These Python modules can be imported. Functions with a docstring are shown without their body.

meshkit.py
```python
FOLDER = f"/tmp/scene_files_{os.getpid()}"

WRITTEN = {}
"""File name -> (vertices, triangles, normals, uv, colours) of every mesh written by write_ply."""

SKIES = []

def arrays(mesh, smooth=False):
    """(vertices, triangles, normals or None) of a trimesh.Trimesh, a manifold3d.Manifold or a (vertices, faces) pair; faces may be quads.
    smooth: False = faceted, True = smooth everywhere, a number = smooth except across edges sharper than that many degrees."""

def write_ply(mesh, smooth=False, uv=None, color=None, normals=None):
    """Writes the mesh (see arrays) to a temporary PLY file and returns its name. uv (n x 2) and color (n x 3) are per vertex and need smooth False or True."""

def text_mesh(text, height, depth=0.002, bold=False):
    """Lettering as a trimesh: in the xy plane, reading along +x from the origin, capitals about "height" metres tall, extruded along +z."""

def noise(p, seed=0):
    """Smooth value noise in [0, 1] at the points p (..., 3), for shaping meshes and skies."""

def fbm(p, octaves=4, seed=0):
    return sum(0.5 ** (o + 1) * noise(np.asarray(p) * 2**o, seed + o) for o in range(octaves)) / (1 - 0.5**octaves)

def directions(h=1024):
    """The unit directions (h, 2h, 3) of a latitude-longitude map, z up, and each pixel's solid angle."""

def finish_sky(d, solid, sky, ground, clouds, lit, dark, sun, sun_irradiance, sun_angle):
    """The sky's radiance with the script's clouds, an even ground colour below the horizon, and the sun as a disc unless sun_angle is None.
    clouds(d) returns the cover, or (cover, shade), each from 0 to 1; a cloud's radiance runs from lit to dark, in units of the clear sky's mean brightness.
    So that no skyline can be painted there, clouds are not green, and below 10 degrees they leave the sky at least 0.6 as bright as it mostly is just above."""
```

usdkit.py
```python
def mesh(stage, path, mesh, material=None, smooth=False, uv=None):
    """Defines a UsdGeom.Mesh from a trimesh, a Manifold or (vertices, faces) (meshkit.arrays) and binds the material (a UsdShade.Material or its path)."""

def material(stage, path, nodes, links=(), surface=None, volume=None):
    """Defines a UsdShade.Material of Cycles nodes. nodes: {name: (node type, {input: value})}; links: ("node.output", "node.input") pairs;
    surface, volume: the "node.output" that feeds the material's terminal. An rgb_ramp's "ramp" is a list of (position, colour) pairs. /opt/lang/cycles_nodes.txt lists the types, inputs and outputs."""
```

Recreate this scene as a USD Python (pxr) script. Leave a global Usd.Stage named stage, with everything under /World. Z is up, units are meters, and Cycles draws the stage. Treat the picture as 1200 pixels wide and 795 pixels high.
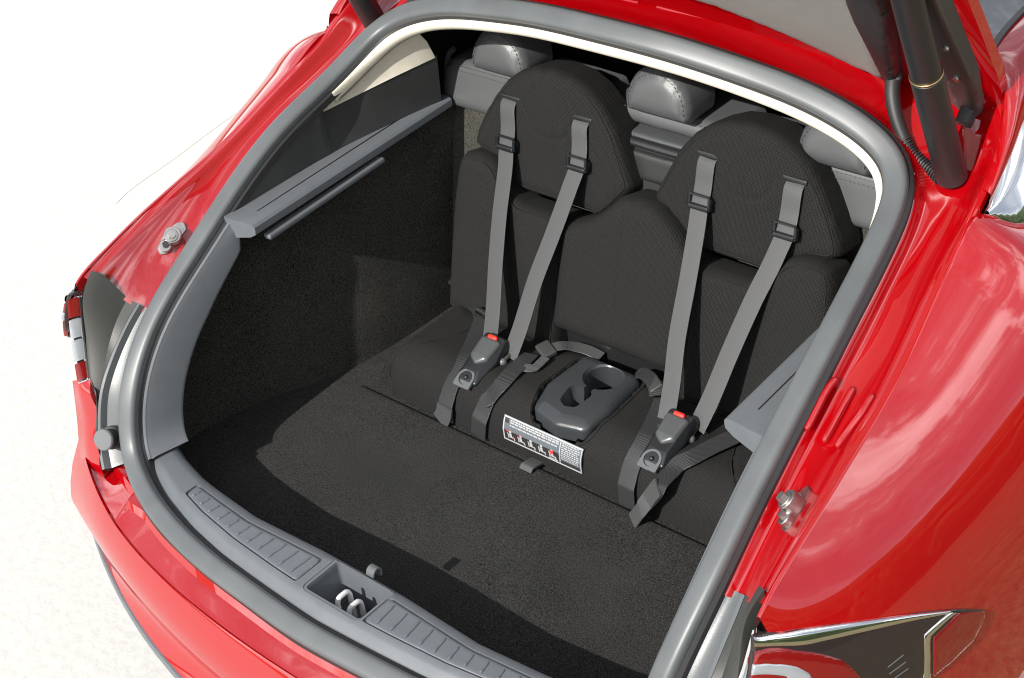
import math, random
import numpy as np, trimesh, manifold3d as m3, shapely, shapely.geometry as sg
from scipy.spatial import Delaunay
from scipy.interpolate import CubicSpline, PchipInterpolator
from pxr import Usd, UsdGeom, UsdLux, UsdShade, Gf, Sdf
import usdkit, meshkit

random.seed(7); rng = np.random.default_rng(7)
stage = Usd.Stage.CreateInMemory()
UsdGeom.SetStageUpAxis(stage, UsdGeom.Tokens.z)
UsdGeom.SetStageMetersPerUnit(stage, 1.0)
UsdGeom.Xform.Define(stage, '/World'); UsdGeom.Scope.Define(stage, '/World/Looks')

# ------------------------------------------------------------ camera, sky, sun
EXPOSURE = 0.5
SUN_AZ = (-0.02, -1.0); SUN_EL = math.radians(34.5)
cam = UsdGeom.Camera.Define(stage, '/World/camera')
cam.CreateHorizontalApertureAttr(36.0); cam.CreateVerticalApertureAttr(36.0 * 678 / 1024)
cam.CreateFocalLengthAttr(54.42); cam.CreateClippingRangeAttr(Gf.Vec2f(.05, 500))
cam.CreateExposureAttr(EXPOSURE)
def cam_axes(yaw, pitch, roll):
    f = np.array([math.sin(yaw) * math.cos(pitch), math.cos(yaw) * math.cos(pitch), math.sin(pitch)])
    r = np.cross(f, [0, 0, 1]); r /= np.linalg.norm(r); u = np.cross(r, f); c, s = math.cos(roll), math.sin(roll)
    return c * r + s * u, -s * r + c * u, f
r_, u_, f_ = cam_axes(-0.7830925, -0.6096885, -0.129397)
CAM = np.array([1.59063, -1.02639, 2.51797])
M4 = np.eye(4); M4[0, :3] = r_; M4[1, :3] = u_; M4[2, :3] = -f_; M4[3, :3] = CAM
cam.AddTransformOp().Set(Gf.Matrix4d(*M4.ravel().tolist()))

def mat(name, nodes, links=(), surface=None, volume=None):
    return usdkit.material(stage, '/World/Looks/' + name, nodes, links, surface, volume)

az = np.array(SUN_AZ) / np.linalg.norm(SUN_AZ)
to_sun = np.array([az[0] * math.cos(SUN_EL), az[1] * math.cos(SUN_EL), math.sin(SUN_EL)])
sun = UsdLux.DistantLight.Define(stage, '/World/sun')
sun.CreateIntensityAttr(1.25); sun.CreateAngleAttr(.53); sun.CreateNormalizeAttr(True); sun.CreateColorAttr(Gf.Vec3f(1, .965, .905))
zx = to_sun; xx = np.cross([0, 0, 1], zx); xx /= np.linalg.norm(xx); yx = np.cross(zx, xx)
MS = np.eye(4); MS[0, :3] = xx; MS[1, :3] = yx; MS[2, :3] = zx
sun.AddTransformOp().Set(Gf.Matrix4d(*MS.ravel().tolist()))
sky = UsdLux.DomeLight.Define(stage, '/World/sky'); sky.CreateIntensityAttr(1.0)
skym = mat('sky_air', {
    'tc': ('texture_coordinate', {}), 'sep': ('separate_xyz', {}),
    'sky': ('sky_texture', {'sky_type': 'single_scattering', 'sun_disc': False, 'sun_elevation': SUN_EL, 'sun_rotation': math.atan2(az[0], az[1]), 'aerosol_density': 1.5}),
    'mp': ('mapping', {'scale': (1.0, 1.0, 1.8), 'location': (2.6, 3.3, .1)}),
    'nz': ('noise_texture', {'scale': 2.1, 'detail': 9.0, 'roughness': .6, 'distortion': .3}),
    'rp': ('rgb_ramp', {'ramp': [(0, (.05, .05, .05)), (.40, (.10, .10, .10)), (.52, (.22, .22, .22)), (.60, (.75, .75, .75)), (.70, (1, 1, 1)), (1, (1, 1, 1))]}),
    'mx': ('mix_color', {'b': (38.0, 38.0, 38.5), 'use_clamp': False}),
    'bg': ('background_shader', {'strength': .065})},
    [('tc.generated', 'mp.vector'), ('mp.vector', 'nz.vector'), ('nz.fac', 'rp.fac'), ('rp.color', 'mx.fac'),
     ('sky.color', 'mx.a'), ('mx.result', 'bg.color')], surface='bg.background')
UsdShade.MaterialBindingAPI.Apply(sky.GetPrim()).Bind(skym)
sky.GetPrim().SetCustomDataByKey('label', 'bright summer sky with white clouds'); sky.GetPrim().SetCustomDataByKey('category', 'sky'); sky.GetPrim().SetCustomDataByKey('kind', 'structure')

# ------------------------------------------------------------ materials
_m = {}
def principled(name, col, rough=.5, metal=0., coat=0., bump=None, var=None, spec=.5, extra=None, coatr=.03):
    """bump: (scale, distance[, detail]); var: (scale, amount) brightness mottling."""
    n = {'p': ('principled_bsdf', dict({'base_color': col, 'roughness': rough, 'metallic': metal, 'coat_weight': coat, 'coat_roughness': coatr, 'specular_ior_level': spec}, **(extra or {})))}
    l = []
    n['g'] = ('geometry', {})
    if bump:
        n['bn'] = ('noise_texture', {'scale': bump[0], 'detail': bump[2] if len(bump) > 2 else 3.0}); n['b'] = ('bump', {'distance': bump[1], 'strength': 1.0})
        l += [('g.position', 'bn.vector'), ('bn.fac', 'b.height'), ('b.normal', 'p.normal')]
    if var:
        n['vn'] = ('noise_texture', {'scale': var[0], 'detail': 4.0}); c = np.array(col); a = var[1]
        n['vr'] = ('rgb_ramp', {'ramp': [(.25, tuple(c * (1 - a))), (.75, tuple(np.minimum(c * (1 + a), 1)))]})
        l += [('g.position', 'vn.vector'), ('vn.fac', 'vr.fac'), ('vr.color', 'p.base_color')]
    _m[name] = mat(name, n, l, surface='p.BSDF'); return _m[name]

principled('red_paint', (.27, .0008, .0026), .5, 0., 1.0, spec=0., coatr=.008, extra={'coat_ior': 1.9})
principled('grey_plastic', (.100, .110, .120), .42, bump=(900, .0004), var=(30, .06))
principled('plate_plastic', (.095, .105, .116), .42, bump=(900, .0003), var=(30, .06))
principled('dark_plastic', (.035, .037, .036), .45, bump=(700, .0004), var=(20, .15))
principled('black_plastic', (.012, .012, .013), .38, bump=(900, .0002))
principled('lamp_housing_plastic', (.036, .037, .034), .5, bump=(800, .0003), var=(9, .1))
principled('seal_rubber', (.080, .087, .091), .42, bump=(500, .0001), var=(14, .12))
principled('dark_rubber', (.015, .015, .016), .55)
principled('channel_paint', (.085, .092, .097), .38, bump=(400, .0002))
principled('leather', (.066, .070, .072), .42, bump=(420, .00025, 5.0), var=(12, .06))
principled('pale_trim_fabric', (.62, .58, .48), .8, bump=(900, .0006), var=(60, .05))
principled('lining_grey', (.20, .205, .195), .5, bump=(700, .0005), var=(8, .06))
principled('cabin_black', (.010, .010, .011), .8)
principled('steel', (.42, .41, .39), .33, 1.0, var=(60, .2))
principled('chrome', (.80, .80, .80), .06, 1.0)
principled('bright_plastic', (.5, .5, .5), .25)
principled('buckle_plastic', (.010, .011, .012), .3)
principled('buckle_silver', (.055, .058, .06), .32)
principled('lid_plastic', (.014, .015, .015), .4, bump=(800, .0003))
principled('button_red', (.75, .03, .02), .35)
principled('lens_red', (.15, .003, .004), .04, 0, .8)
principled('lens_smoke', (.022, .016, .016), .03, 0, .55, spec=.2)
principled('lens_white', (.32, .34, .37), .15, .3, 1.0)
principled('cup_plastic', (.030, .033, .036), .26, bump=(500, .0001))
principled('concrete', (.455, .448, .425), .9, bump=(45, .0022, 8.0), var=(38, .07))
principled('yellow_line_paint', (.62, .585, .47), .85, var=(3, .05))
principled('printed_white', (.33, .33, .335), .4)
principled('printed_grey', (.10, .115, .13), .25)
principled('printed_black', (.02, .02, .02), .5)
principled('printed_red', (.6, .05, .04), .4)
principled('bronze_ring', (.35, .25, .12), .3, 1.0)
principled('grass_field', (.13, .105, .050), .95, bump=(20, .02, 6.0), var=(7, .35))
principled('leaves_dark', (.05, .075, .02), .7, var=(2, .4))
principled('bark', (.08, .06, .045), .9)
principled('tint_glass', (.015, .02, .022), .02, 0, 1.0)

def carpet(name, lo, hi, scale=420):
    _m[name] = mat(name, {'g': ('geometry', {}), 'n1': ('noise_texture', {'scale': scale, 'detail': 3.0, 'roughness': .7}), 'n2': ('noise_texture', {'scale': 9.0, 'detail': 4.0}),
        'mx': ('math', {'math_type': 'multiply_add', 'value2': .13}), 'r': ('rgb_ramp', {'ramp': [(.40, lo), (.74, hi)]}),
        'b': ('bump', {'distance': .005, 'strength': 1.0}), 'p': ('principled_bsdf', {'roughness': .95, 'specular_ior_level': .1, 'sheen_weight': .03, 'sheen_roughness': .4})},
        [('g.position', 'n1.vector'), ('g.position', 'n2.vector'), ('n2.fac', 'mx.value1'), ('n1.fac', 'mx.value3'), ('mx.value', 'r.fac'), ('r.color', 'p.base_color'), ('n1.fac', 'b.height'), ('b.normal', 'p.normal')], surface='p.BSDF')
carpet('floor_carpet', (.0018, .0018, .0018), (.052, .0515, .049), 330)
carpet('wall_carpet', (.003, .003, .0028), (.085, .083, .072), 330)
carpet('seat_rear_carpet', (.02, .02, .017), (.085, .083, .070), 300)

def weave(name, lo, hi, pitch=.0052, rough=.85, fine=False):
    """woven mesh cloth: staggered dots along x and along the rising (z - y) direction."""
    k = 2 * math.pi / pitch
    _m[name] = mat(name, {'g': ('geometry', {}), 'tc': ('texture_coordinate', {}), 's': ('separate_xyz', {}),
        'ux': ('math', {'math_type': 'multiply', 'value2': k}), 'vx': ('math', {'math_type': 'multiply', 'value2': k * 1.1}),
        'a': ('math', {'math_type': 'add'}), 'b': ('math', {'math_type': 'subtract'}),
        'sa': ('math', {'math_type': 'sine'}), 'sb': ('math', {'math_type': 'sine'}), 'm': ('math', {'math_type': 'multiply'}),
        'mr': ('map_range', {'from_min': -1., 'from_max': 1., 'to_min': 0., 'to_max': 1.}),
        'n': ('noise_texture', {'scale': 500.0, 'detail': 2.0}), 'mm': ('math', {'math_type': 'multiply_add', 'value2': .5, 'value3': 0.}), 'ad': ('math', {'math_type': 'multiply_add', 'value2': .6}),
        'r': ('rgb_ramp', {'ramp': [(.36, lo), (.80, hi)]}), 'bp': ('bump', {'distance': .0012, 'strength': .7}),
        'p': ('principled_bsdf', {'roughness': rough, 'specular_ior_level': .2})},
        [('tc.UV', 's.vector'), ('s.x', 'ux.value1'), ('s.y', 'vx.value1'), ('ux.value', 'a.value1'), ('vx.value', 'a.value2'),
         ('ux.value', 'b.value1'), ('vx.value', 'b.value2'), ('a.value', 'sa.value1'), ('b.value', 'sb.value1'), ('sa.value', 'm.value1'), ('sb.value', 'm.value2'), ('m.value', 'mr.value'),
         ('g.position', 'n.vector'), ('n.fac', 'mm.value1'), ('mr.result', 'ad.value1'), ('mm.value', 'ad.value3'), ('ad.value', 'r.fac'), ('r.color', 'p.base_color'), ('mr.result', 'bp.height'), ('bp.normal', 'p.normal')], surface='p.BSDF')
weave('mesh_fabric', (.0015, .0015, .0015), (.0235, .0235, .0225))
weave('cushion_fabric', (.0015, .0015, .0015), (.0265, .0265, .0255), .0050)

def webbing(name, col):
    _m[name] = mat(name, {'g': ('geometry', {}), 'w': ('wave_texture', {'wave_type': 'bands', 'bands_direction': 'z', 'scale': 190.0, 'distortion': .6}), 'n': ('noise_texture', {'scale': 700.0}),
        'b': ('bump', {'distance': .0006, 'strength': .5}), 'mx': ('mix_color', {'fac': .03, 'a': col}), 'p': ('principled_bsdf', {'roughness': .30, 'specular_ior_level': .6, 'sheen_weight': .06, 'sheen_roughness': .3})},
        [('g.position', 'w.vector'), ('g.position', 'n.vector'), ('w.fac', 'b.height'), ('n.color', 'mx.b'), ('mx.result', 'p.base_color'), ('b.normal', 'p.normal')], surface='p.BSDF')
webbing('webbing_grey', (.046, .047, .048))
webbing('webbing_black', (.010, .011, .012))

# ------------------------------------------------------------ scene helpers
_names = {}
def numbered(parent, name):
    k = parent + '/' + name; n = _names.get(k, 0); _names[k] = n + 1
    return k if n == 0 else f'{k}_{n:03d}'
def info(prim, **kw):
    for k, v in kw.items():
        if v: prim.SetCustomDataByKey(k, v)
    return prim
def thing(name, label, category, group=None, kind=None):
    p = UsdGeom.Xform.Define(stage, numbered('/World', name)).GetPrim()
    return info(p, label=label, category=category, group=group, kind=kind)
def path_of(p): return p if isinstance(p, str) else str(p.GetPath())
def obj(name, mesh, material, parent='/World', smooth=35, label=None, kind=None, category=None, group=None):
    if isinstance(mesh, (list, tuple)) and len(mesh) and isinstance(mesh[0], (trimesh.Trimesh,)):
        mesh = trimesh.util.concatenate(list(mesh))
    uv = mesh.metadata.get('uv') if hasattr(mesh, 'metadata') else None
    if uv is not None and len(uv) == len(mesh.vertices): m = usdkit.mesh(stage, numbered(path_of(parent), name), mesh, _m[material], smooth=True, uv=uv).GetPrim()
    else: m = usdkit.mesh(stage, numbered(path_of(parent), name), mesh, _m[material], smooth=smooth).GetPrim()
    return info(m, label=label, kind=kind, category=category, group=group)

# ------------------------------------------------------------ mesh helpers
A = lambda *v: np.array(v, float)
def unit(v): v = np.asarray(v, float); return v / np.maximum(np.linalg.norm(v, axis=-1, keepdims=True), 1e-12)
def tri(v, f): m = trimesh.Trimesh(np.asarray(v, float).reshape(-1, 3), np.asarray(f), process=False); return m
def resample(P, n):
    P = np.asarray(P, float); d = np.r_[0, np.cumsum(np.linalg.norm(np.diff(P, axis=0), axis=1))]; s = np.linspace(0, d[-1], n)
    return np.stack([np.interp(s, d, P[:, k]) for k in range(P.shape[1])], 1)
def smooth_path(P, n=40):
    P = np.asarray(P, float)
    if len(P) < 3: return resample(P, n)
    d = np.r_[0, np.cumsum(np.maximum(np.linalg.norm(np.diff(P, axis=0), axis=1), 1e-6))]
    return PchipInterpolator(d, P)(np.linspace(0, d[-1], n))
def grid_faces(m, n, closed_n=False, closed_m=False):
    f = []
    for i in range(m if closed_m else m - 1):
        for j in range(n if closed_n else n - 1):
            a, b, c, d = i * n + j, ((i + 1) % m) * n + j, ((i + 1) % m) * n + (j + 1) % n, i * n + (j + 1) % n
            f += [(a, b, c), (a, c, d)]
    return np.array(f)
def sheet(P, t=0.0, flip=False):
    """grid of points (m, n, 3) -> a sheet; t > 0 makes it a closed shell t thick behind its face."""
    P = np.asarray(P, float); m, n = P.shape[:2]; f = grid_faces(m, n)
    if flip: f = f[:, ::-1]
    top = tri(P, f)
    if t <= 0: return top
    N = np.zeros((m * n, 3)); tv = top.vertices[f]; fn = np.cross(tv[:, 1] - tv[:, 0], tv[:, 2] - tv[:, 0])
    for k in range(3): np.add.at(N, f[:, k], fn)
    B = P.reshape(-1, 3) - unit(N) * t; V = np.vstack([P.reshape(-1, 3), B]); K = m * n
    ring = [j for j in range(n)] + [i * n + n - 1 for i in range(1, m)] + [(m - 1) * n + j for j in range(n - 2, -1, -1)] + [i * n for i in range(m - 2, 0, -1)]
    w = []
    for a, b in zip(ring, ring[1:] + ring[:1]): w += [(a, a + K, b + K), (a, b + K, b)]
    w = np.array(w)
    if not flip: w = w
    else: w = w[:, ::-1]
    return tri(V, np.vstack([f, f[:, ::-1] + K, w[:, ::-1]]))
def loft(curves, n=60, t=0.0, flip=False): return sheet(np.stack([resample(c, n) for c in curves]), t, flip)
def sweep(path, prof, O, N, closed=False, caps=True):
    """profile points (k, 2) carried along path in the frames (O, N)."""
    P = path[:, None] + prof[None, :, :1] * O[:, None] + prof[None, :, 1:] * N[:, None]
    m, k = P.shape[:2]; f = grid_faces(m, k, True, closed)
    if caps and not closed:
        V = np.vstack([P.reshape(-1, 3), P[0].mean(0), P[-1].mean(0)]); c0, c1 = m * k, m * k + 1
        f = np.vstack([f, [(j, (j + 1) % k, c0) for j in range(k)], [((m - 1) * k + (j + 1) % k, (m - 1) * k + j, c1) for j in range(k)]])
        msh = tri(V, f)
    else: msh = tri(P, f)
    trimesh.repair.fix_normals(msh) if msh.is_watertight else None
    return msh
def frames(path, up):
    T = unit(np.gradient(path, axis=0)); up = np.broadcast_to(np.asarray(up, float), path.shape)
    O = unit(np.cross(T, up)); return T, O, unit(np.cross(O, T))
def ribbon(P, up, w, t=.0016, n=60, wid=None):
    """flat strap along P; up: surface normal (one or per control point)."""
    P = np.asarray(P, float); path = smooth_path(P, n)
    up = np.asarray(up, float)
    if up.ndim == 2:
        d = np.r_[0, np.cumsum(np.linalg.norm(np.diff(P, axis=0), axis=1))]; s = np.linspace(0, d[-1], n); up = np.stack([np.interp(s, d, up[:, k]) for k in range(3)], 1)
    T, O, N = frames(path, up)
    if wid is not None:
        wv = np.asarray(wid, float); O = unit(wv - (wv * T).sum(1, keepdims=True) * T); N = unit(np.cross(O, T))
    h = w / 2; pr = np.array([(-h, -t / 2), (-h * .96, -t), (h * .96, -t), (h, -t / 2), (h, t / 2), (h * .96, t), (-h * .96, t), (-h, t / 2)])
    return sweep(path, pr, O, N)
def tube(P, r, n=12, k=40, up=(0, 0, 1), straight=False):
    path = resample(P, k) if straight else smooth_path(P, k)
    T = unit(np.gradient(path, axis=0)); u = np.asarray(up, float)
    if abs(T[0] @ unit(u)) > .9: u = A(1, 0, 0)
    Os = [unit(np.cross(T[0], u))]
    for i in range(1, len(path)): o = Os[-1] - (Os[-1] @ T[i]) * T[i]; Os.append(unit(o))
    O = np.array(Os); N = np.cross(T, O); a = np.linspace(0, 2 * np.pi, n, endpoint=False)
    rr = np.broadcast_to(np.asarray(r, float), (len(path),)) if np.ndim(r) == 0 else np.interp(np.linspace(0, 1, len(path)), np.linspace(0, 1, len(r)), r)
    Pp = path[:, None] + rr[:, None, None] * (np.cos(a)[None, :, None] * O[:, None] + np.sin(a)[None, :, None] * N[:, None])
    V = np.vstack([Pp.reshape(-1, 3), path[0], path[-1]]); m = len(path); f = grid_faces(m, n, True)
    f = np.vstack([f, [(j, (j + 1) % n, m * n) for j in range(n)], [((m - 1) * n + (j + 1) % n, (m - 1) * n + j, m * n + 1) for j in range(n)]])
    s = tri(V, f); trimesh.repair.fix_normals(s); return s
def basis(z, x=None):
    z = unit(z); x = A(1, 0, 0) if x is None else np.asarray(x, float)
    if abs(unit(x) @ z) > .95: x = A(0, 1, 0)
    x = unit(x - (x @ z) * z); return np.stack([x, np.cross(z, x), z], 1)
def put(m, loc=(0, 0, 0), Rm=None):
    m = m.copy(); T = np.eye(4)
    if Rm is not None: T[:3, :3] = Rm
    T[:3, 3] = loc; m.apply_transform(T); return m
def from_man(M): q = M.to_mesh(); return trimesh.Trimesh(q.vert_properties[:, :3], q.tri_verts, process=False)
def to_man(m): m = trimesh.Trimesh(m.vertices, m.faces); m.merge_vertices(); return m3.Manifold(m3.Mesh(np.asarray(m.vertices, np.float32), np.asarray(m.faces, np.uint32)))
def rbox(sx, sy, sz, r=.004, seg=8):
    r = min(r, sx / 2.01, sy / 2.01, sz / 2.01); s = m3.Manifold.sphere(r, seg)
    return from_man(m3.Manifold.batch_hull([s.translate((a * (sx / 2 - r), b * (sy / 2 - r), c * (sz / 2 - r))) for a in (-1, 1) for b in (-1, 1) for c in (-1, 1)]))
def cyl(r, h, n=28, ch=.001):
    return from_man(m3.Manifold.batch_hull([m3.Manifold.cylinder(h - 2 * ch, r, r, n).translate((0, 0, ch)), m3.Manifold.cylinder(h, r - ch, r - ch, n)]))
def prism(poly, h, ch=0.0):
    P = sg.Polygon(poly) if not isinstance(poly, sg.base.BaseGeometry) else poly
    return trimesh.creation.extrude_polygon(P, h, engine='earcut')
def rounded(poly, r):
    p = sg.Polygon(poly) if not isinstance(poly, sg.base.BaseGeometry) else poly
    return p.buffer(-r, join_style=1).buffer(2 * r, join_style=1).buffer(-r, join_style=1)
def pad(poly, depth, r, mapf, step=.008, back=.02, sculpt=None, power=.5, expo=2.0, uv=False):
    """an upholstered panel: a 2D outline filled with points, puffed by `depth` with edge radius r, mapped by mapf(u, v, d) to space; a wall `back` deep closes it."""
    if not isinstance(poly, sg.base.BaseGeometry): poly = sg.Polygon(poly)
    poly = sg.polygon.orient(poly, 1.0)
    L = poly.exterior.length; nb = max(16, int(L / step))
    bd = np.array([poly.exterior.interpolate(k / nb, normalized=True).coords[0] for k in range(nb)])
    x0, y0, x1, y1 = poly.bounds; h = step * .9
    gx, gy = np.meshgrid(np.arange(x0, x1, h), np.arange(y0, y1, h)); gx = gx + (np.arange(gx.shape[0]) % 2)[:, None] * h / 2
    g = np.c_[gx.ravel(), gy.ravel()]; pts = shapely.points(g); inside = shapely.contains(poly, pts); dist = shapely.distance(poly.exterior, pts)
    ins = [g[inside & (dist > step * .55)]]
    for k in (.12, .3, .55):                                   # rings that carry the rounded edge
        if r * k < step * .5:
            q = poly.buffer(-r * k)
            if not q.is_empty and q.geom_type == 'Polygon':
                e = q.exterior; ins.append(np.array([e.interpolate(t / nb, normalized=True).coords[0] for t in range(nb)]))
    I = np.vstack(ins); V2 = np.vstack([bd, I]); T = Delaunay(V2).simplices
    cen = V2[T].mean(1); T = T[shapely.contains(poly, shapely.points(cen))]
    a, b = V2[T[:, 1]] - V2[T[:, 0]], V2[T[:, 2]] - V2[T[:, 0]]; ar = a[:, 0] * b[:, 1] - a[:, 1] * b[:, 0]
    T = T[np.abs(ar) > 1e-10]; ar = ar[np.abs(ar) > 0][:len(T)] if False else (lambda a, b: a[:, 0] * b[:, 1] - a[:, 1] * b[:, 0])(V2[T[:, 1]] - V2[T[:, 0]], V2[T[:, 2]] - V2[T[:, 0]])
    T[ar < 0] = T[ar < 0][:, ::-1]
    dd = shapely.distance(poly.exterior, shapely.points(V2)); dd[:nb] = 0
    q = np.clip(dd / r, 0, 1); hgt = depth * (1 - (1 - q) ** expo) ** power
    if sculpt is not None: hgt = hgt + sculpt(V2[:, 0], V2[:, 1], dd)
    front = mapf(V2[:, 0], V2[:, 1], hgt)
    bk = mapf(bd[:, 0], bd[:, 1], np.full(nb, -back)); n0 = len(front); W = []
    for i in range(nb):
        j = (i + 1) % nb; W += [(i, n0 + i, n0 + j), (i, n0 + j, j)]
    c0 = mapf(np.array([bd[:, 0].mean()]), np.array([bd[:, 1].mean()]), np.array([-back]))
    m = tri(np.vstack([front, bk]), np.vstack([T, W]))
    tv = m.vertices[m.faces[0]]; nrm = np.cross(tv[1] - tv[0], tv[2] - tv[0])
    u, v = V2[T[0]].mean(0); up = (mapf(A(u), A(v), A(.01)) - mapf(A(u), A(v), A(0.)))[0]
    if nrm @ up < 0: m.faces = m.faces[:, ::-1]
    if uv:
        ext = poly.exterior; near = shapely.get_coordinates(shapely.line_interpolate_point(ext, shapely.line_locate_point(ext, shapely.points(V2))))
        tg_ = np.roll(bd, -1, 0) - np.roll(bd, 1, 0); on_ = unit(np.c_[tg_[:, 1], -tg_[:, 0]]); out = near - V2; out[:nb] = on_; out = unit(out)
        qs = np.linspace(0, 1, 400); hs = depth * (1 - (1 - qs) ** expo) ** power; al = np.r_[0, np.cumsum(np.hypot(np.diff(qs) * r, np.diff(hs)))]
        extra = np.where(q < 1, (al[-1] - np.interp(q, qs, al)) - (1 - q) * r, 0)
        U = V2 + out * extra[:, None]; m.metadata['uv'] = np.vstack([U, U[:nb] + on_ * back])
    return m
def mirror(m):
    m = m.copy(); m.vertices = m.vertices * [-1, 1, 1]; m.faces = m.faces[:, ::-1]; return m
def both(fn):
    for s in (1, -1): fn(s)
def stitch(path, up, parent, length=.005, gap=.004, r=.0006, mat_='leather', name='stitching'):
    path = np.asarray(path); d = np.r_[0, np.cumsum(np.linalg.norm(np.diff(path, axis=0), axis=1))]; ms = []
    for s in np.arange(0, d[-1] - length, length + gap):
        a, b = (np.array([np.interp(q, d, path[:, k]) for k in range(3)]) for q in (s, s + length))
        ms.append(put(rbox(length, .0014, .0012, .0005, 6), (a + b) / 2 + np.asarray(up) * .0004, basis(up, b - a)))
    return obj(name, ms, mat_, parent, kind='stuff')

# ------------------------------------------------------------ the setting
def flat(x0, y0, x1, y1, z, n=2):
    X, Y = np.meshgrid(np.linspace(x0, x1, n), np.linspace(y0, y1, n), indexing='ij'); return sheet(np.stack([X, Y, np.full_like(X, z)], -1))
obj('ground', flat(-250, -250, 250, 250, -.004), 'grass_field', label='grass field round the concrete', kind='structure', category='ground')
obj('pavement', flat(-14, -13, 1.22, 30, 0.0), 'concrete', label='sunlit pale concrete under the red car', kind='structure', category='pavement')
yl = np.array([(-2.665, 1.40, .0015), (-2.70, 1.5, .0015), (-2.74, 1.72, .0015), (-2.80, 2.0, .0015), (-2.85, 2.35, .0015), (-2.90, 2.9, .0015)])
yp = smooth_path(yl, 40); yn = unit(np.gradient(yp, axis=0)) @ A([0, 1, 0], [-1, 0, 0], [0, 0, 0]).T
obj('painted_line', sheet(np.stack([yp - yn * .02, yp + yn * .02])), 'yellow_line_paint', label='faded yellow line curving over the pale concrete', kind='structure', category='painted line')

# ------------------------------------------------------------ the car: shapes that its parts share
#QSTART
SHUT = [(.745,.12,.90),(.759,.15,.960),(.766,.175,.992),(.7655,.211,1.020),(.762,.289,1.051),(.759,.368,1.077),(.753,.452,1.101),(.747,.533,1.122),(.739,.612,1.149),(.730,.690,1.184),(.721,.767,1.220),(.714,.866,1.263)]
_S = np.array(SHUT); shut = PchipInterpolator(_S[:, 1], _S[:, [0, 2]])
# top edge of the rear quarter: the shut line, then the waist under the side window
_W = np.vstack([_S, [(.757,.94,1.232),(.790,1.10,1.205),(.815,1.32,1.185)]]); waist = PchipInterpolator(_W[:, 1], _W[:, [0, 2]])
xout = PchipInterpolator([.0,.10,.14,.17,.20,.27,.35,.5,.8,1.1,1.4],[.70,.755,.790,.822,.850,.892,.918,.943,.968,.975,.978])
def quarter(y, s):
    """outer skin of the right rear quarter: y along the car, s from the shut line (0) down the flank (1)."""
    y = np.asarray(y, float); s = np.asarray(s, float); e = waist(y); xs, zs = e[..., 0], e[..., 1]; xo = xout(y); w = xo - xs
    dr = .054 - .022 * np.clip((y - .42) / .2, 0, 1); P = [(xs, zs), (xs + .42 * w, zs - dr), (xs + .98 * w, zs - .13), (xo + .006, zs - .30), (xo - .012, zs - .72)]
    c = [(1 - s) ** 4, 4 * s * (1 - s) ** 3, 6 * s ** 2 * (1 - s) ** 2, 4 * s ** 3 * (1 - s), s ** 4]
    return np.stack([sum(k * p[0] for k, p in zip(c, P)), y + 0 * s, sum(k * p[1] for k, p in zip(c, P))], -1)
#QEND
def quarter_n(y, s, d=0.0, side=1):
    e = 1e-3; p = quarter(y, s); n = unit(np.cross(quarter(np.asarray(y) + e, s) - quarter(np.asarray(y) - e, s), quarter(y, np.clip(np.asarray(s) + e, 0, 1)) - quarter(y, np.clip(np.asarray(s) - e, 0, 1))))
    n = np.where(n[..., :1] < 0, -n, n); q = p + n * np.asarray(d)[..., None]
    return q * [side, 1, 1]

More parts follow.
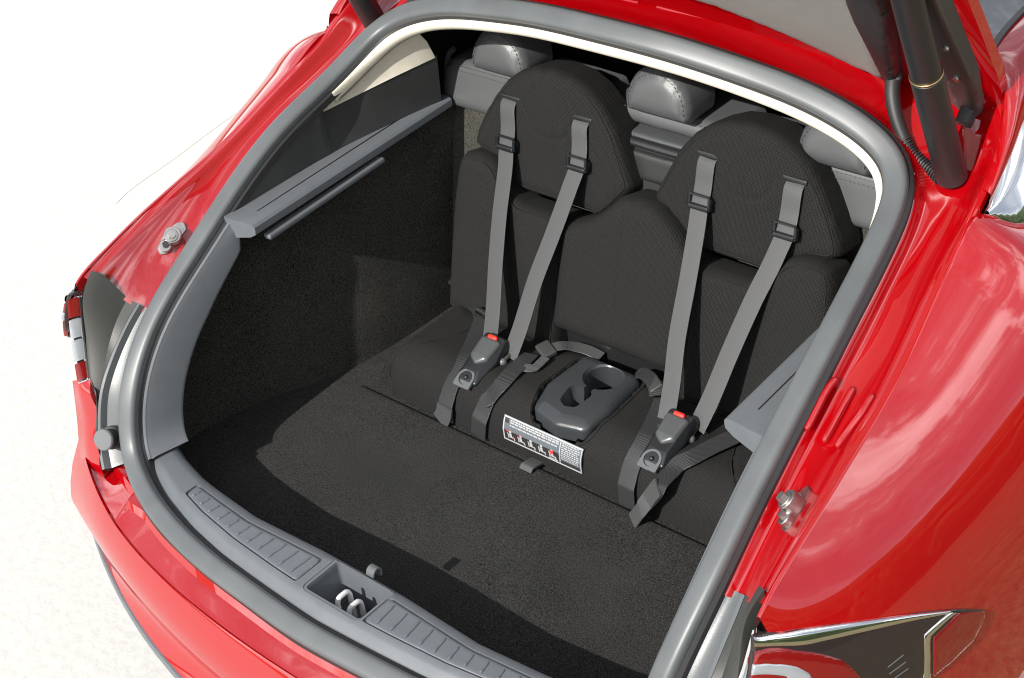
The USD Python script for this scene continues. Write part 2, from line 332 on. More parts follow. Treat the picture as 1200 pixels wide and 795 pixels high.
SEAL = np.array([(0,.003,.690),(.145,.010,.690),(.257,.018,.691),(.36,.0325,.694),(.457,.0555,.697),(.545,.0886,.702),(.600,.120,.735),(.622,.160,.820),(.633,.254,.930),
    (.630,.378,1.019),(.627,.506,1.100),(.619,.643,1.172),(.602,.783,1.226),(.563,.893,1.290),(.438,.919,1.347),(.287,.912,1.378),(.143,.889,1.403),(0,.879,1.411)])
loop_c = np.vstack([SEAL, (SEAL[1:-1] * [-1, 1, 1])[::-1]])
_d = np.r_[0, np.cumsum(np.sqrt(np.linalg.norm(np.diff(np.vstack([loop_c, loop_c[:1]]), axis=0), axis=1)))]
_cs = CubicSpline(_d, np.vstack([loop_c, loop_c[:1]]), bc_type='periodic')
NL = 360
LOOP = resample(_cs(np.linspace(0, _d[-1], 2000)), NL + 1)[:-1]
LT = unit(np.roll(LOOP, -1, 0) - np.roll(LOOP, 1, 0))
_o = LOOP - A(0, .5, 1.02); LO = unit(_o - (_o * LT).sum(1, keepdims=True) * LT)
LN = unit(np.cross(LT, LO)); LN = np.where((LN @ A(0, -.5, .85))[:, None] < 0, -LN, LN)
def at_seal(o, n): return LOOP + LO * o + LN * n
half = NL // 2                                                     # 0..half is the right side from the sill up to the roof
def seal_at_y(y, o, n):
    P = at_seal(o, n)[12:half - 62 + 30]; k = np.argsort(LOOP[12:half - 62 + 30, 1]); return np.stack([np.interp(y, LOOP[12:half - 62 + 30, 1][k], P[k, j]) for j in range(3)], -1)

car = thing('red_car', 'glossy red hatchback seen from above with its tailgate raised', 'car')

# rear quarters: the outer skin on both sides
YS = np.linspace(.195, 1.32, 120); SS = np.linspace(0, 1, 60) ** 1.1
for side in (1, -1):
    P = quarter(*np.meshgrid(YS, SS, indexing='ij')) * [side, 1, 1]
    # rolled flange along the shut line
    e = P[:, :1] + A(-.004 * side, 0, -.001); e2 = e + A(-.001 * side, 0, -.02)
    obj('rear_quarter', sheet(np.concatenate([e2, e, P], 1), flip=side > 0), 'red_paint', car, smooth=50, label='right rear quarter with cloud reflections' if side > 0 else 'left rear quarter edge')

# painted gutter between the seal and the shut line, then the hinge channel below the raised tailgate
OUTER = np.vstack([_S[3:], [(.708,.95,1.312),(.690,1.02,1.352),(.640,1.065,1.385),(.50,1.085,1.402),(.30,1.095,1.414),(0,1.10,1.422)]])
SEALK = [.266,.318,.375,.452,.533,.612,.690,.767,.842]
i0 = [int(np.argmin(np.abs(LOOP[:half, 1] - y) + (LOOP[:half, 0] < .4) * 9 + (LOOP[:half, 2] > 1.30) * 9)) for y in SEALK]
i1 = [int(np.argmin(np.linalg.norm(LOOP[:half + 1] - q, axis=1))) for q in ((.585,.86,1.265),(.545,.908,1.305),(.49,.918,1.332),(.40,.918,1.356),(.25,.907,1.384),(0,.879,1.411))]
kn = np.array(i0 + i1, float); tt = np.linspace(0, 1, len(OUTER))
assert len(kn) == len(OUTER), (len(kn), len(OUTER))
ts = np.linspace(0, 1, 150); kk = np.clip(PchipInterpolator(tt, kn)(ts), 0, half)
inter = lambda arr, k: np.stack([np.interp(k, np.arange(NL), arr[:, j]) for j in range(3)], 1)
o_c = PchipInterpolator(tt, OUTER)(ts); s_c = inter(LOOP, kk); s_o = inter(LO, kk); s_n = inter(LN, kk)
gut_n = unit(s_n)
fr = np.interp(ts, [0, .45, .62, .75, 1], [0, 0, 1, 1, 1])         # 0 along the flank, 1 in the hinge corner and channel
def gutter_rows():
    a0 = s_c + s_o * .012 - s_n * .004; a1 = s_c + s_o * .026 - s_n * .012; rows = [a0, a1]
    prof0 = [(.10, -.018), (.35, -.020), (.58, -.016), (.70, -.010), (.79, -.002), (.85, .001), (.90, -.001), (.95, -.001), (1.0, 0)]
    prof1 = [(.10, -.020), (.30, -.030), (.52, -.030), (.66, -.022), (.76, -.012), (.84, -.004), (.90, .000), (.96, .000), (1.0, 0)]
    for (f0, d0), (f1, d1) in zip(prof0, prof1):
        f = f0 * (1 - fr) + f1 * fr; d = d0 * (1 - fr) + d1 * fr
        rows.append(a1 + (o_c - a1) * f[:, None] + gut_n * d[:, None])
    rows.append(o_c + A(.002, 0, -.012))
    return np.stack(rows)
G = gutter_rows(); Gs = np.stack([PchipInterpolator(np.arange(len(G)), G[:, j])(np.linspace(0, len(G) - 1, 60)) for j in range(G.shape[1])], 1)
for side in (1, -1):
    obj('opening_gutter', sheet(Gs * [side, 1, 1], flip=side < 0), 'red_paint', car, smooth=50, label='painted gutter beside the boot seal, ' + ('right' if side > 0 else 'left') + ' side')
def on_gutter(i, f, d=0.0, side=1):
    """a point on the gutter: station i (0..1), fraction f across, d above the skin, and the skin normal."""
    a, b = i * (Gs.shape[1] - 1), f * (Gs.shape[0] - 1); ia, ib = int(min(a, Gs.shape[1] - 2)), int(min(b, Gs.shape[0] - 2)); u, v = a - ia, b - ib
    p = (Gs[ib, ia] * (1 - u) + Gs[ib, ia + 1] * u) * (1 - v) + (Gs[ib + 1, ia] * (1 - u) + Gs[ib + 1, ia + 1] * u) * v
    n = unit(np.cross(Gs[ib, ia + 1] - Gs[ib, ia], Gs[ib + 1, ia] - Gs[ib, ia])); n = n if n @ A(0, -.3, 1) > 0 else -n
    t = unit(Gs[ib, ia + 1] - Gs[ib, ia])
    return (p + n * d) * [side, 1, 1], n * [side, 1, 1], t * [side, 1, 1]
def near_gutter(p):
    q = np.linalg.norm(Gs - np.asarray(p), axis=2); b, a = np.unravel_index(q.argmin(), q.shape); return a / (Gs.shape[1] - 1), b / (Gs.shape[0] - 1)

# seal round the opening
a = np.linspace(0, 2 * np.pi, 24, endpoint=False); sg_ = lambda v, p: np.sign(v) * np.abs(v) ** p
prof = np.c_[.0197 * sg_(np.cos(a), .62), .006 + .0135 * sg_(np.sin(a), .75)]
seal = obj('boot_seal', sweep(LOOP, prof, LO, LN, closed=True), 'seal_rubber', car, smooth=60)
obj('seal_lip', sweep(LOOP, np.array([(-.027, -.016), (-.019, -.016), (-.019, .001), (-.024, -.003)]), LO, LN, closed=True), 'dark_rubber', seal)
obj('seal_carrier', sweep(LOOP, np.array([(.019, -.014), (.0245, -.014), (.0255, -.002), (.020, .004)]), LO, LN, closed=True), 'dark_rubber', seal)

# bumper: shelf under the seal, crease, face
k1 = lambda x: -.061 + .164 * x ** 2 + .202 * x ** 4
k2 = lambda x: -.093 + .258 * x ** 2 - .03 * x ** 4
k3 = lambda x: -.121 + .318 * x ** 2 + .01 * x ** 4
xb = np.linspace(-.80, .80, 161)
lo = LOOP[np.r_[np.arange(NL - 40, NL), np.arange(0, 41)]]; lo = lo[np.argsort(lo[:, 0])]
sy = np.interp(xb, lo[:, 0], lo[:, 1]); sz = np.interp(np.abs(xb), [0, .5, .545, .60, .7, .8], [.690, .698, .700, .698, .688, .68])
ext = np.clip(np.abs(xb) - .545, 0, 1); sy = np.where(np.abs(xb) > .545, .0886 + ext * .30, sy)
rows = []
for f, dz in ((-.6, -.018), (0, -.012), (.15, -.020), (.4, -.021), (.7, -.022), (.9, -.026)):
    y = (sy - .020) * (1 - f) + k1(xb) * f; rows.append(np.c_[xb, y, (sz + dz) * (1 - f) + (.662 + .045 * ext) * f + 0 * y + (dz * .2)])
rows.append(np.c_[xb, k1(xb), .660 + .09 * ext]); rows.append(np.c_[xb, k1(xb) - .004, .654 + .09 * ext])
for f in (.15, .4, .7, .92): rows.append(np.c_[xb, (k1(xb) - .006) * (1 - f) + k2(xb) * f - .010 * np.sin(f * np.pi), (.650 + .09 * ext) * (1 - f) + .553 * f])
rows.append(np.c_[xb, k2(xb), .550 + 0 * xb]); rows.append(np.c_[xb, k2(xb) + .001, .545 + 0 * xb])
for f in (.3, .7, 1): rows.append(np.c_[xb, (k2(xb) + .001) * (1 - f) + k3(xb) * f + .004 * np.sin(f * np.pi), .545 * (1 - f) + .503 * f + 0 * xb])
bum = obj('rear_bumper', sheet(np.stack(rows)), 'red_paint', car, smooth=30)
k4 = lambda x: k3(x) - .004
obj('bumper_trim', loft([np.c_[xb, k3(xb) + .012, .5025 + 0 * xb], np.c_[xb, k4(xb), .501 + 0 * xb], np.c_[xb, k4(xb) - .003, .490 + 0 * xb], np.c_[xb, k4(xb) + .04, .40 + 0 * xb], np.c_[xb, k4(xb) + .10, .30 + 0 * xb]], 160), 'grey_plastic', bum)

# metal water channel between seal and lamp housing, left and right, with a rubber stop
yc = np.array([.114, .13, .16, .20, .235, .272])
def chan(side):
    ci = [int(np.argmin(np.abs(LOOP[:half, 1] - y) + (LOOP[:half, 0] < .4) * 9 + (LOOP[:half, 2] > 1.2) * 9)) for y in yc]
    ci = np.array(ci); s = LOOP[ci]; o = LO[ci]; n = LN[ci]
    w = np.interp(yc, [.1, .14, .2, .28], [.056, .046, .036, .026])[:, None]
    r = [s + o * .012 - n * .006, s + o * .026 - n * .016, s + o * (.026 + w * .4) - n * .020, s + o * (.026 + w * .85) - n * .016, s + o * (.026 + w) - n * .004, s + o * (.026 + w + .006) - n * .004, s + o * (.026 + w + .008) - n * .03]
    r = [smooth_path(q, 40) * [side, 1, 1] for q in r]
    c = obj('water_channel', sheet(np.stack(r), flip=side < 0), 'channel_paint', car, smooth=40, label='grey channel beside the ' + ('right' if side > 0 else 'left') + ' tail lamp')
    p = (s[1] + o[1] * .048 - n[1] * .016); p[1] -= .004
    st = obj('rubber_stop', [put(cyl(.023, .012), p * [side, 1, 1], basis(n[1] * [side, 1, 1])), put(cyl(.018, .02), (p + n[1] * .010) * [side, 1, 1], basis(n[1] * [side, 1, 1]))], 'dark_rubber', c)
    obj('rubber_cap', put(cyl(.0215, .008, ch=.002), (p + n[1] * .028) * [side, 1, 1], basis(n[1] * [side, 1, 1])), 'seal_rubber', c)
    return r
CH = {s: chan(s) for s in (1, -1)}

# moulded housing cover between channel and tail lamp
for side in (1, -1):
    inner = CH[1][-2]                                              # outer lip of the channel, right-hand coordinates
    inner = resample(inner, 30) + A(.001, 0, .000)
    edge = smooth_path(np.array([(-0.675, 0.089, 0.728)] + [(-0.7, 0.111, 0.752), (-0.7, 0.133, 0.813)] + [(-0.725, 0.142, 0.828)] + [(-0.745, 0.17, 0.899), (-0.745, 0.19, 0.986)] + [(-0.752, 0.228, 1.026)]) * [-1, 1, 1], 30)
    ridge = inner * .28 + edge * .72 + np.linspace(.2, 1, 30)[:, None] * A(0, .002, .010)
    m_ = inner * .72 + edge * .28 + A(0, .004, -.012)
    dn = edge + A(.004, 0, -.04)
    obj('lamp_housing_cover', loft([inner + A(0, 0, -.03), inner, m_, ridge, edge, dn], 40, flip=side < 0) if side > 0 else mirror(loft([inner + A(0, 0, -.03), inner, m_, ridge, edge, dn], 40)), 'lamp_housing_plastic', car, smooth=25, label=('right' if side > 0 else 'left') + ' dark moulded cover beside the tail lamp')

# tail lamps: laid on the rear quarter
TL = [(0.176, 0.008), (0.209, 0.15), (0.247, 0.238), (0.304, 0.341), (0.366, 0.435), (0.461, 0.557), (0.529, 0.641), (0.523, 0.661), (0.496, 0.675), (0.444, 0.661), (0.382, 0.629), (0.309, 0.561), (0.225, 0.449), (0.157, 0.263), (0.152, 0.152)]
def qpad(outline, depth, side, off=.0, r=.006, step=.006, back=.006, expo=2.0):
    P = sg.Polygon([(y, s * .35) for y, s in outline]).buffer(0)
    return pad(P, depth, r, lambda u, v, d: quarter_n(u, np.clip(v / .35, 0, 1), d + off, side), step=step, back=back, expo=expo)
def qband(a_, b_, d, side, n=60, hgt=.0035):
    """a moulded strip on the rear quarter between two edges given along the skin."""
    a_, b_ = smooth_path(a_, n), smooth_path(b_, n); rows = []
    for f, h in ((0, -.004), (0, .0), (.12, hgt * .7), (.35, hgt), (.65, hgt), (.88, hgt * .7), (1, 0), (1, -.004)):
        p = a_ * (1 - f) + b_ * f; rows.append(quarter_n(p[:, 0], p[:, 1], np.full(n, d + h), side))
    return sheet(np.stack(rows), flip=side < 0)
CH_A, CH_B = [(0.176, 0.002), (0.209, 0.148), (0.247, 0.236), (0.304, 0.339), (0.366, 0.433), (0.453, 0.547)], [(0.171, 0.044), (0.193, 0.156), (0.226, 0.259), (0.252, 0.303), (0.297, 0.367), (0.363, 0.451), (0.458, 0.559)]
DV_A, DV_B = [(0.454, 0.551), (0.432, 0.541), (0.4, 0.531), (0.39, 0.581), (0.383, 0.629)], [(0.468, 0.571), (0.444, 0.561), (0.412, 0.553), (0.402, 0.597), (0.397, 0.641)]
L_REFL = [(0.468, 0.573), (0.527, 0.641), (0.518, 0.655), (0.493, 0.669), (0.444, 0.657), (0.402, 0.643), (0.412, 0.559), (0.441, 0.567)]
L_LENS = [(0.171, 0.066), (0.215, 0.244), (0.243, 0.325), (0.267, 0.395), (0.279, 0.449), (0.287, 0.501), (0.28, 0.525), (0.152, 0.22), (0.154, 0.162)]
L_RING = [(0.164, 0.1), (0.186, 0.204), (0.208, 0.289), (0.22, 0.345), (0.221, 0.393), (0.218, 0.421), (0.193, 0.363), (0.196, 0.333), (0.193, 0.287), (0.177, 0.22), (0.159, 0.132)]
for side in (1, -1):
    tl = obj('tail_lamp', qpad(TL, .004, side, .002), 'lens_smoke', car, smooth=40, label=('right' if side > 0 else 'left') + ' tail lamp with chrome trim')
    obj('chrome_strip', qband(CH_A, CH_B, .004, side, 90), 'chrome', tl, smooth=60)
    obj('chrome_divider', qband(DV_A, DV_B, .005, side, 60), 'chrome', tl, smooth=60)
    obj('side_reflector', qpad(L_REFL, .003, side, .0052, r=.005), 'lens_red', tl)
    obj('brake_lens', qpad(L_LENS, .004, side, .0052, r=.006), 'lens_red', tl)
    obj('light_ring', qpad(L_RING, .0025, side, .0085, r=.003, step=.004), 'lens_white', tl)
    for k in range(3):
        a_, b_ = [(0.326, 0.513), (0.355, 0.523), (0.326, 0.531), (0.356, 0.543), (0.326, 0.549), (0.358, 0.563)][2 * k: 2 * k + 2]
        pp = np.array([a_, b_]); yy = np.linspace(pp[0, 0], pp[1, 0], 8); s_ = np.linspace(pp[0, 1], pp[1, 1], 8)
        obj('lamp_fin', tube(quarter_n(yy, s_, np.full(8, .0065), side), .0009, 6, 8, straight=True), 'channel_paint', tl)
    # the lamp's end face: a clear and red strip in a chrome frame, seen edge-on at the left
    eo = resample(np.array([(-0.772, 0.173, 0.983)] + [(-0.768, 0.158, 0.928)] + [(-0.758, 0.142, 0.871)] + [(-0.748, 0.129, 0.823)]) * [-1, 1, 1], 41) * [side, 1, 1]
    ei = resample(np.array([(-0.758, 0.197, 0.983)] + [(-0.752, 0.178, 0.921)] + [(-0.742, 0.16, 0.865)] + [(-0.732, 0.147, 0.828)]) * [-1, 1, 1], 41) * [side, 1, 1]
    bk_ = A(-.0 * side, .012, -.016)
    obj('lamp_end_backing', sheet(np.stack([eo + bk_ * .3, ei + bk_ * .3, ei + bk_ * 3])), 'dark_plastic', tl)
    for q0, q1, mt in ((0, 9, 'lens_red'), (10, 19, 'lens_white'), (20, 30, 'lens_white'), (31, 39, 'lens_red')):
        w_ = lambda f: eo[q0:q1 + 1] * (1 - f) + ei[q0:q1 + 1] * f
        obj('reflector_cell', sheet(np.stack([w_(.02) , w_(.25) + A(0, -.003, .002), w_(.72) + A(0, -.002, .002), w_(.76) + bk_ * .2]), .003), mt, tl, smooth=50)
    obj('chrome_bezel', [ribbon(eo * .12 + ei * .88 + A(0, -.001, .001), A(0, -.6, .8), .0042, .002, wid=A(1, .0, .0)), tube([eo[-1], ei[-1]], .0022, 8), tube([eo[0], ei[0]], .0018, 8)], 'chrome', tl)

# red corner of the bumper below each tail lamp
c_a = smooth_path(np.array([(-0.772, 0.13, 0.818)] + [(-0.762, 0.109, 0.744)] + [(-0.748, 0.084, 0.669)] + [(-0.735, 0.079, 0.651)] + [(-0.73, 0.07, 0.62)]) * [-1, 1, 1], 30)
c_b = smooth_path(np.array([(-0.727, 0.144, 0.828)] + [(-0.712, 0.127, 0.806)] + [(-0.69, 0.122, 0.764)] + [(-0.68, 0.093, 0.71)] + [(-0.672, 0.079, 0.68)] + [(-0.655, 0.081, 0.648)]) * [-1, 1, 1], 30)
for side in (1, -1):
    mm_ = sheet(np.stack([c_b + A(-.004, .012, -.02), c_b, c_b * .6 + c_a * .4 + A(.001, -.002, .003), c_a, c_a + A(.03, .035, -.05), c_a + A(.08, .10, -.10)]))
    obj('bumper_corner', mm_ if side > 0 else mirror(mm_), 'red_paint', car, smooth=50)

# striker brackets bolted into the gutters
for side in (1, -1):
    i, f = near_gutter((.712, .385, 1.03)); p, n, t = on_gutter(i, f - .03, .0, side); B3 = basis(n, t)
    plate = rounded([(-.030, -.010), (.030, -.010), (.038, .002), (.030, .012), (.012, .016), (-.012, .016), (-.034, .010), (-.040, -.002)], .004)
    br = obj('guide_bracket', [put(prism(plate, .005), p, B3), put(rbox(.040, .020, .018, .006), p + n * .010, B3), put(cyl(.0165, .022), p + n * .003 + t * .002, B3), put(cyl(.012, .012), p + n * .003 - t * .022, B3)], 'steel', car, smooth=30, label=('right' if side > 0 else 'left') + ' cast guide bracket in the gutter')
    obj('bolt', [put(m_, p + n * .024, B3) for m_ in (cyl(.0125, .004), from_man(m3.Manifold.cylinder(.012, .0085, .0078, 6)))], 'steel', br)
    obj('bolt', put(from_man(m3.Manifold.cylinder(.010, .007, .0065, 6)), p + n * .012 - t * .020, B3), 'dark_rubber' if side < 0 else 'steel', br)

# embossed vent ribs in the right gutter
VR = [(0.649, 0.574, 1.124), (0.648, 0.491, 1.073), (0.68, 0.564, 1.131), (0.679, 0.481, 1.079), (0.711, 0.554, 1.138), (0.708, 0.475, 1.087)]
for k in range(3):
    pts_ = []
    for q in np.linspace(0, 1, 14):
        g = np.array(VR[2 * k]) * (1 - q) + np.array(VR[2 * k + 1]) * q; i, f = near_gutter(g); pn = on_gutter(i, f); pts_.append(pn[0] + pn[1] * .0042)
    pts_ = smooth_path(np.array(pts_)[[0, 4, 9, 13]], 48)
    obj('vent_rib', tube(pts_, list(.0058 * np.sqrt(np.clip(1 - np.abs(np.linspace(-1, 1, 48)) ** 14, .02, 1))), 12, 48), 'red_paint', car, smooth=60)
# inner flange of the body below the seal
kf = np.r_[np.argmax(LOOP[half:, 2] < .99) + half:NL, 0:int(np.argmax(LOOP[:half, 2] > .99))]
obj('body_flange', sweep(LOOP[kf], np.array([(-.006, -.010), (.012, -.010), (.012, -.13), (-.002, -.13)]), LO[kf], LN[kf]), 'black_plastic', car, smooth=30)

# sill trim with a tray well, ring trims up the sides
xs_ = np.linspace(-.585, .585, 118)
seal_y = lambda x: np.interp(np.abs(x), [0, .145, .257, .36, .457, .545, .585], [.003, .010, .018, .0325, .0555, .0886, .108])
yo = lambda x: seal_y(x) + .024
yi = lambda x: np.interp(np.abs(x), [0, .1, .27, .40, .446, .52, .585], [.150, .149, .141, .152, .158, .176, .198])
def sill_solid():
    secs = []
    for x in xs_:
        o, i_ = yo(x), yi(x)
        p = [(o, .62), (o, .699), (o + .002, .7025), (o + .014, .7125), (o + .020, .7155), (o + .027, .717), (i_ - .022, .717), (i_ - .012, .7155), (i_ - .005, .711), (i_, .702), (i_ + .004, .69), (i_ + .010, .585), (o + .03, .585)]
        secs.append([(x, y, z) for y, z in p])
    P = np.array(secs); m, k = P.shape[:2]; f = grid_faces(m, k, True)
    V = P.reshape(-1, 3); cap0 = [(0, j, j + 1) for j in range(1, k - 1)]; cap1 = [((m - 1) * k, (m - 1) * k + j + 1, (m - 1) * k + j) for j in range(1, k - 1)]
    s = tri(V, np.vstack([f, cap0, cap1])); trimesh.repair.fix_normals(s); return to_man(s)
def plate_outline(side, grow=0.0):
    x = np.linspace(.083, .424, 30); a = np.c_[x, yo(x) + .032]; b = np.c_[x, yi(x) - .026]
    P = sg.Polygon(np.vstack([a, b[::-1]])); P = rounded(P.buffer(grow, join_style=1), .007)
    return shapely.affinity.scale(P, side, 1, origin=(0, 0))
import shapely.affinity
def man_prism(P, z0, z1): return to_man(prism(P, z1 - z0)).translate((0, 0, z0))
S_ = sill_solid()
for side in (1, -1): S_ = S_ - man_prism(plate_outline(side, .0036), .7125, .74)
well_top = rounded([(-.057, .060), (.075, .060), (.075, .139), (-.057, .139)], .008)
well_bot = rounded([(-.050, .068), (.068, .068), (.068, .136), (-.050, .136)], .006)
well = m3.Manifold.batch_hull([man_prism(well_top, .705, .74), man_prism(well_bot, .625, .64)])
rim = man_prism(well_top.buffer(.006), .7155, .74)
S_ = S_ - rim - well
sill = obj('sill_trim', from_man(S_), 'grey_plastic', car, smooth=28)
# the well's own lining and the latch striker standing in it
wl = m3.Manifold.batch_hull([man_prism(well_top.buffer(.0015), .703, .7125), man_prism(well_bot.buffer(.0015), .622, .63)]) - m3.Manifold.batch_hull([man_prism(well_top.buffer(-.0006), .700, .74), man_prism(well_bot.buffer(-.0006), .6245, .64)])
obj('tray_well', from_man(wl), 'grey_plastic', sill, smooth=25)
for sx_, top_ in ((-.004, .700), (.022, .692)):
    obj('latch_striker', tube([(sx_, .080, .625), (sx_, .080, top_ - .012), (sx_, .087, top_), (sx_, .102, top_), (sx_, .109, top_ - .012), (sx_, .109, .625)], .0048, 10, 40), 'bright_plastic', sill, smooth=60)
obj('striker_plate', put(rbox(.11, .060, .012, .003), (.010, .102, .629)), 'dark_plastic', sill)
obj('striker_pin', tube([(.048, .112, .625), (.048, .113, .672)], .005, 10), 'black_plastic', sill)
# net hook curled over the inner edge
hk = [(.017, .144, .716), (.017, .147, .7235), (.017, .153, .7270), (.017, .159, .7255), (.017, .162, .718), (.017, .161, .708)]
obj('cargo_hook', ribbon(hk, A(0, .3, 1), .018, .0020, wid=A(1, 0, 0)), 'seal_rubber', sill)
for side in (1, -1):
    P = plate_outline(side)
    pl = obj('scuff_plate', pad(P, .0022, .004, lambda u, v, d: np.c_[u, v, .7148 + d], step=.006, back=.0015), 'plate_plastic', car, smooth=30)
    for k in range(11):
        x = .083 + .341 * (k + .62) / 11.25; a_, b_ = yo(x) + .037, yi(x) - .032
        q = np.array([(side * (x + .004), a_, .7170), (side * (x + .002), (a_ + b_) / 2, .7170), (side * (x), b_, .7170)])
        obj('rib', tube(smooth_path(q, 14), [.0016, .0034, .0026, .0026, .0026, .0026, .0024, .0010], 10, 14), 'plate_plastic', pl, smooth=60)

# side ring trims
kr = np.arange(int(np.argmin(np.abs(LOOP[:half, 0] - .572) + (LOOP[:half, 1] > .13) * 9)), int(np.argmin(np.abs(LOOP[:half, 1] - .455) + (LOOP[:half, 0] < .5) * 9 + (LOOP[:half, 2] > 1.3) * 9)) + 1)
def ring(side):
    s, o, n = LOOP[kr], LO[kr], LN[kr]; q = np.linspace(0, 1, len(kr))[:, None]
    inn = -o * 1.0                                                 # towards the opening
    inw = unit(inn * A(1, .4, .4))
    qq = q[:, 0]
    D = unit(np.stack([np.interp(qq, [0, .2, 1], [-.18, -.20, -.22]), np.interp(qq, [0, .2, .5, 1], [.95, .95, .90, .86]), np.interp(qq, [0, .15, .4, 1], [-.05, -.25, -.40, -.48])], 1))
    w = np.interp(qq, [0, .2, .6, .88, 1], [.078, .075, .072, .056, .016])[:, None]
    base = s + inn * .025 - n * .004
    side_o = A(1, 0, 0)
    rows = [base - n * .012 + side_o * .01, base + n * .001, base + inn * .003 + n * .0025, base + inn * .006 + n * .0008, base + inn * .008 - n * .003, base + inn * .0085 + D * .010, base + inn * .010 + D * w * .5, base + inn * .011 + D * w * .92, base + inn * .009 + D * w, base + D * (w + .004) + side_o * .006, base + D * (w + .004) + side_o * .03]
    m_ = sheet(np.stack(rows)); return m_ if side > 0 else mirror(m_)
for side in (1, -1):
    obj('ring_trim', ring(side), 'grey_plastic', car, smooth=28, label='curved grey trim inside the ' + ('right' if side > 0 else 'left') + ' of the opening')

# boot floor and side walls
wall_plan = np.array([(.662, .215), (.680, .24), (.690, .30), (.672, .42), (.645, .50), (.622, .545), (.596, .60), (.572, .68), (.560, .76), (.555, .84), (.552, .92), (.550, 1.02), (.545, 1.12)])
wp = smooth_path(np.c_[wall_plan, np.zeros(len(wall_plan))], 90)[:, :2]
for side in (1, -1):
    rows = []
    for z, sh, ys in ((.585, 0, 0), (.60, 0, 0), (.615, .003, 0), (.75, .006, .02), (.9, .010, .05), (1.0, .010, .06), (1.06, .008, .07)):
        rows.append(np.c_[(wp[:, 0] + sh) * side, wp[:, 1] + ys * (wp[:, 1] > .55), np.minimum(z, np.interp(wp[:, 1], [.16, .20, .25, .36, .46, .52], [.76, .815, .87, .95, 1.02, 1.06]))])
    obj('side_wall', loft(rows, 120, flip=side < 0), 'wall_carpet', car, smooth=50, label='carpeted wheel arch wall, ' + ('right' if side > 0 else 'left') + ' side')
    # shelf ledge along the wall
    L = A(side, 1, 1)
    y0, y1 = .452, 1.02
    tip = [(.602, y0 - .010, 1.052), (.545, y0 + .006, 1.066)]
    sec = lambda y, dz=0.0: [(.611, y, 1.0735 + dz), (.600, y, 1.0715 + dz), (.572, y, 1.0710 + dz), (.546, y, 1.0710 + dz), (.537, y, 1.0695 + dz), (.532, y, 1.0655 + dz), (.531, y, 1.060 + dz), (.533, y, 1.050 + dz), (.548, y, 1.041 + dz), (.604, y, 1.026 + dz)]
    ysx = np.linspace(0, 1, 24)
    P = np.array([[(x, y0 + q * (y1 - y0) + (.602 - x) * .12 * (1 - q), z + q * .020) for x, _, z in sec(0)] for q in ysx])
    K_ = P.shape[1]; cv = np.vstack([P.reshape(-1, 3), P[0].mean(0)]); cf = np.vstack([grid_faces(len(P), K_, True), [((j + 1) % K_, j, len(P) * K_) for j in range(K_)]]); m_ = tri(cv, cf)
    lobj = obj('shelf_ledge', m_ if side > 0 else mirror(m_), 'grey_plastic', car, smooth=25, label=('right' if side > 0 else 'left') + ' shelf support ledge')
    st = [(.552, .62, 1.050), (.545, .63, 1.040), (.545, .83, 1.046), (.552, .845, 1.058)]
    bar = put(rbox(.020, .32, .012, .004), (.534 * side, .645, 1.040), basis(A(0, -.05, 1), A(1, 0, 0)))
    obj('ledge_groove', tube(np.array([(.566, .50, 1.0712), (.566, .75, 1.0805), (.566, 1.0, 1.0900)]) * A(side, 1, 1), .0022, 6, 20), 'black_plastic', lobj)
    obj('ledge_rail', bar, 'grey_plastic', lobj)
    # dark panel above the ledge and pale pillar lining above that
    si = [int(np.argmin(np.abs(LOOP[:half, 1] - y) + (LOOP[:half, 0] < .5) * 9 + (LOOP[:half, 2] > 1.30) * 9)) for y in (.46, .55, .63, .70)]
    lowc = np.array([(.606, .465, 1.058), (.602, .62, 1.064), (.582, .80, 1.070), (.542, 1.0, 1.078)])
    ee = LOOP[si] - LO[si] * .024 - LN[si] * .006
    up_ = np.vstack([ee, (.604, .739, 1.169), (.570, .844, 1.184), (.536, .944, 1.197), (.520, .985, 1.204)])
    dk = loft([smooth_path(lowc, 60), smooth_path(up_, 60)], 60)
    obj('pillar_panel', dk if side > 0 else mirror(dk), 'dark_plastic', car, smooth=30)
    si = [int(np.argmin(np.abs(LOOP[:half, 1] - y) + (LOOP[:half, 0] < .5) * 9 + (LOOP[:half, 2] > 1.30) * 9)) for y in (.705, .76, .82, .87)] + [int(np.argmin(np.linalg.norm(LOOP[:half + 1] - q, axis=1))) for q in ((.545, .908, 1.305), (.50, .918, 1.328))]
    ee = LOOP[si] - LO[si] * .024 - LN[si] * .006
    low = np.array([(.604, .735, 1.167), (.590, .78, 1.173), (.570, .84, 1.181), (.553, .89, 1.188), (.536, .94, 1.194), (.520, .98, 1.20)])
    midd = (ee + low) / 2 + A(.004, .012, -.004)
    topb = ee + A(0, .05, -.02)
    pl = loft([smooth_path(low, 50), smooth_path(midd, 50), smooth_path(ee, 50)], 50)
    obj('pillar_lining', pl if side > 0 else mirror(pl), 'pale_trim_fabric', car, smooth=50, label='pale fabric pillar lining, ' + ('right' if side > 0 else 'left') + ' side')
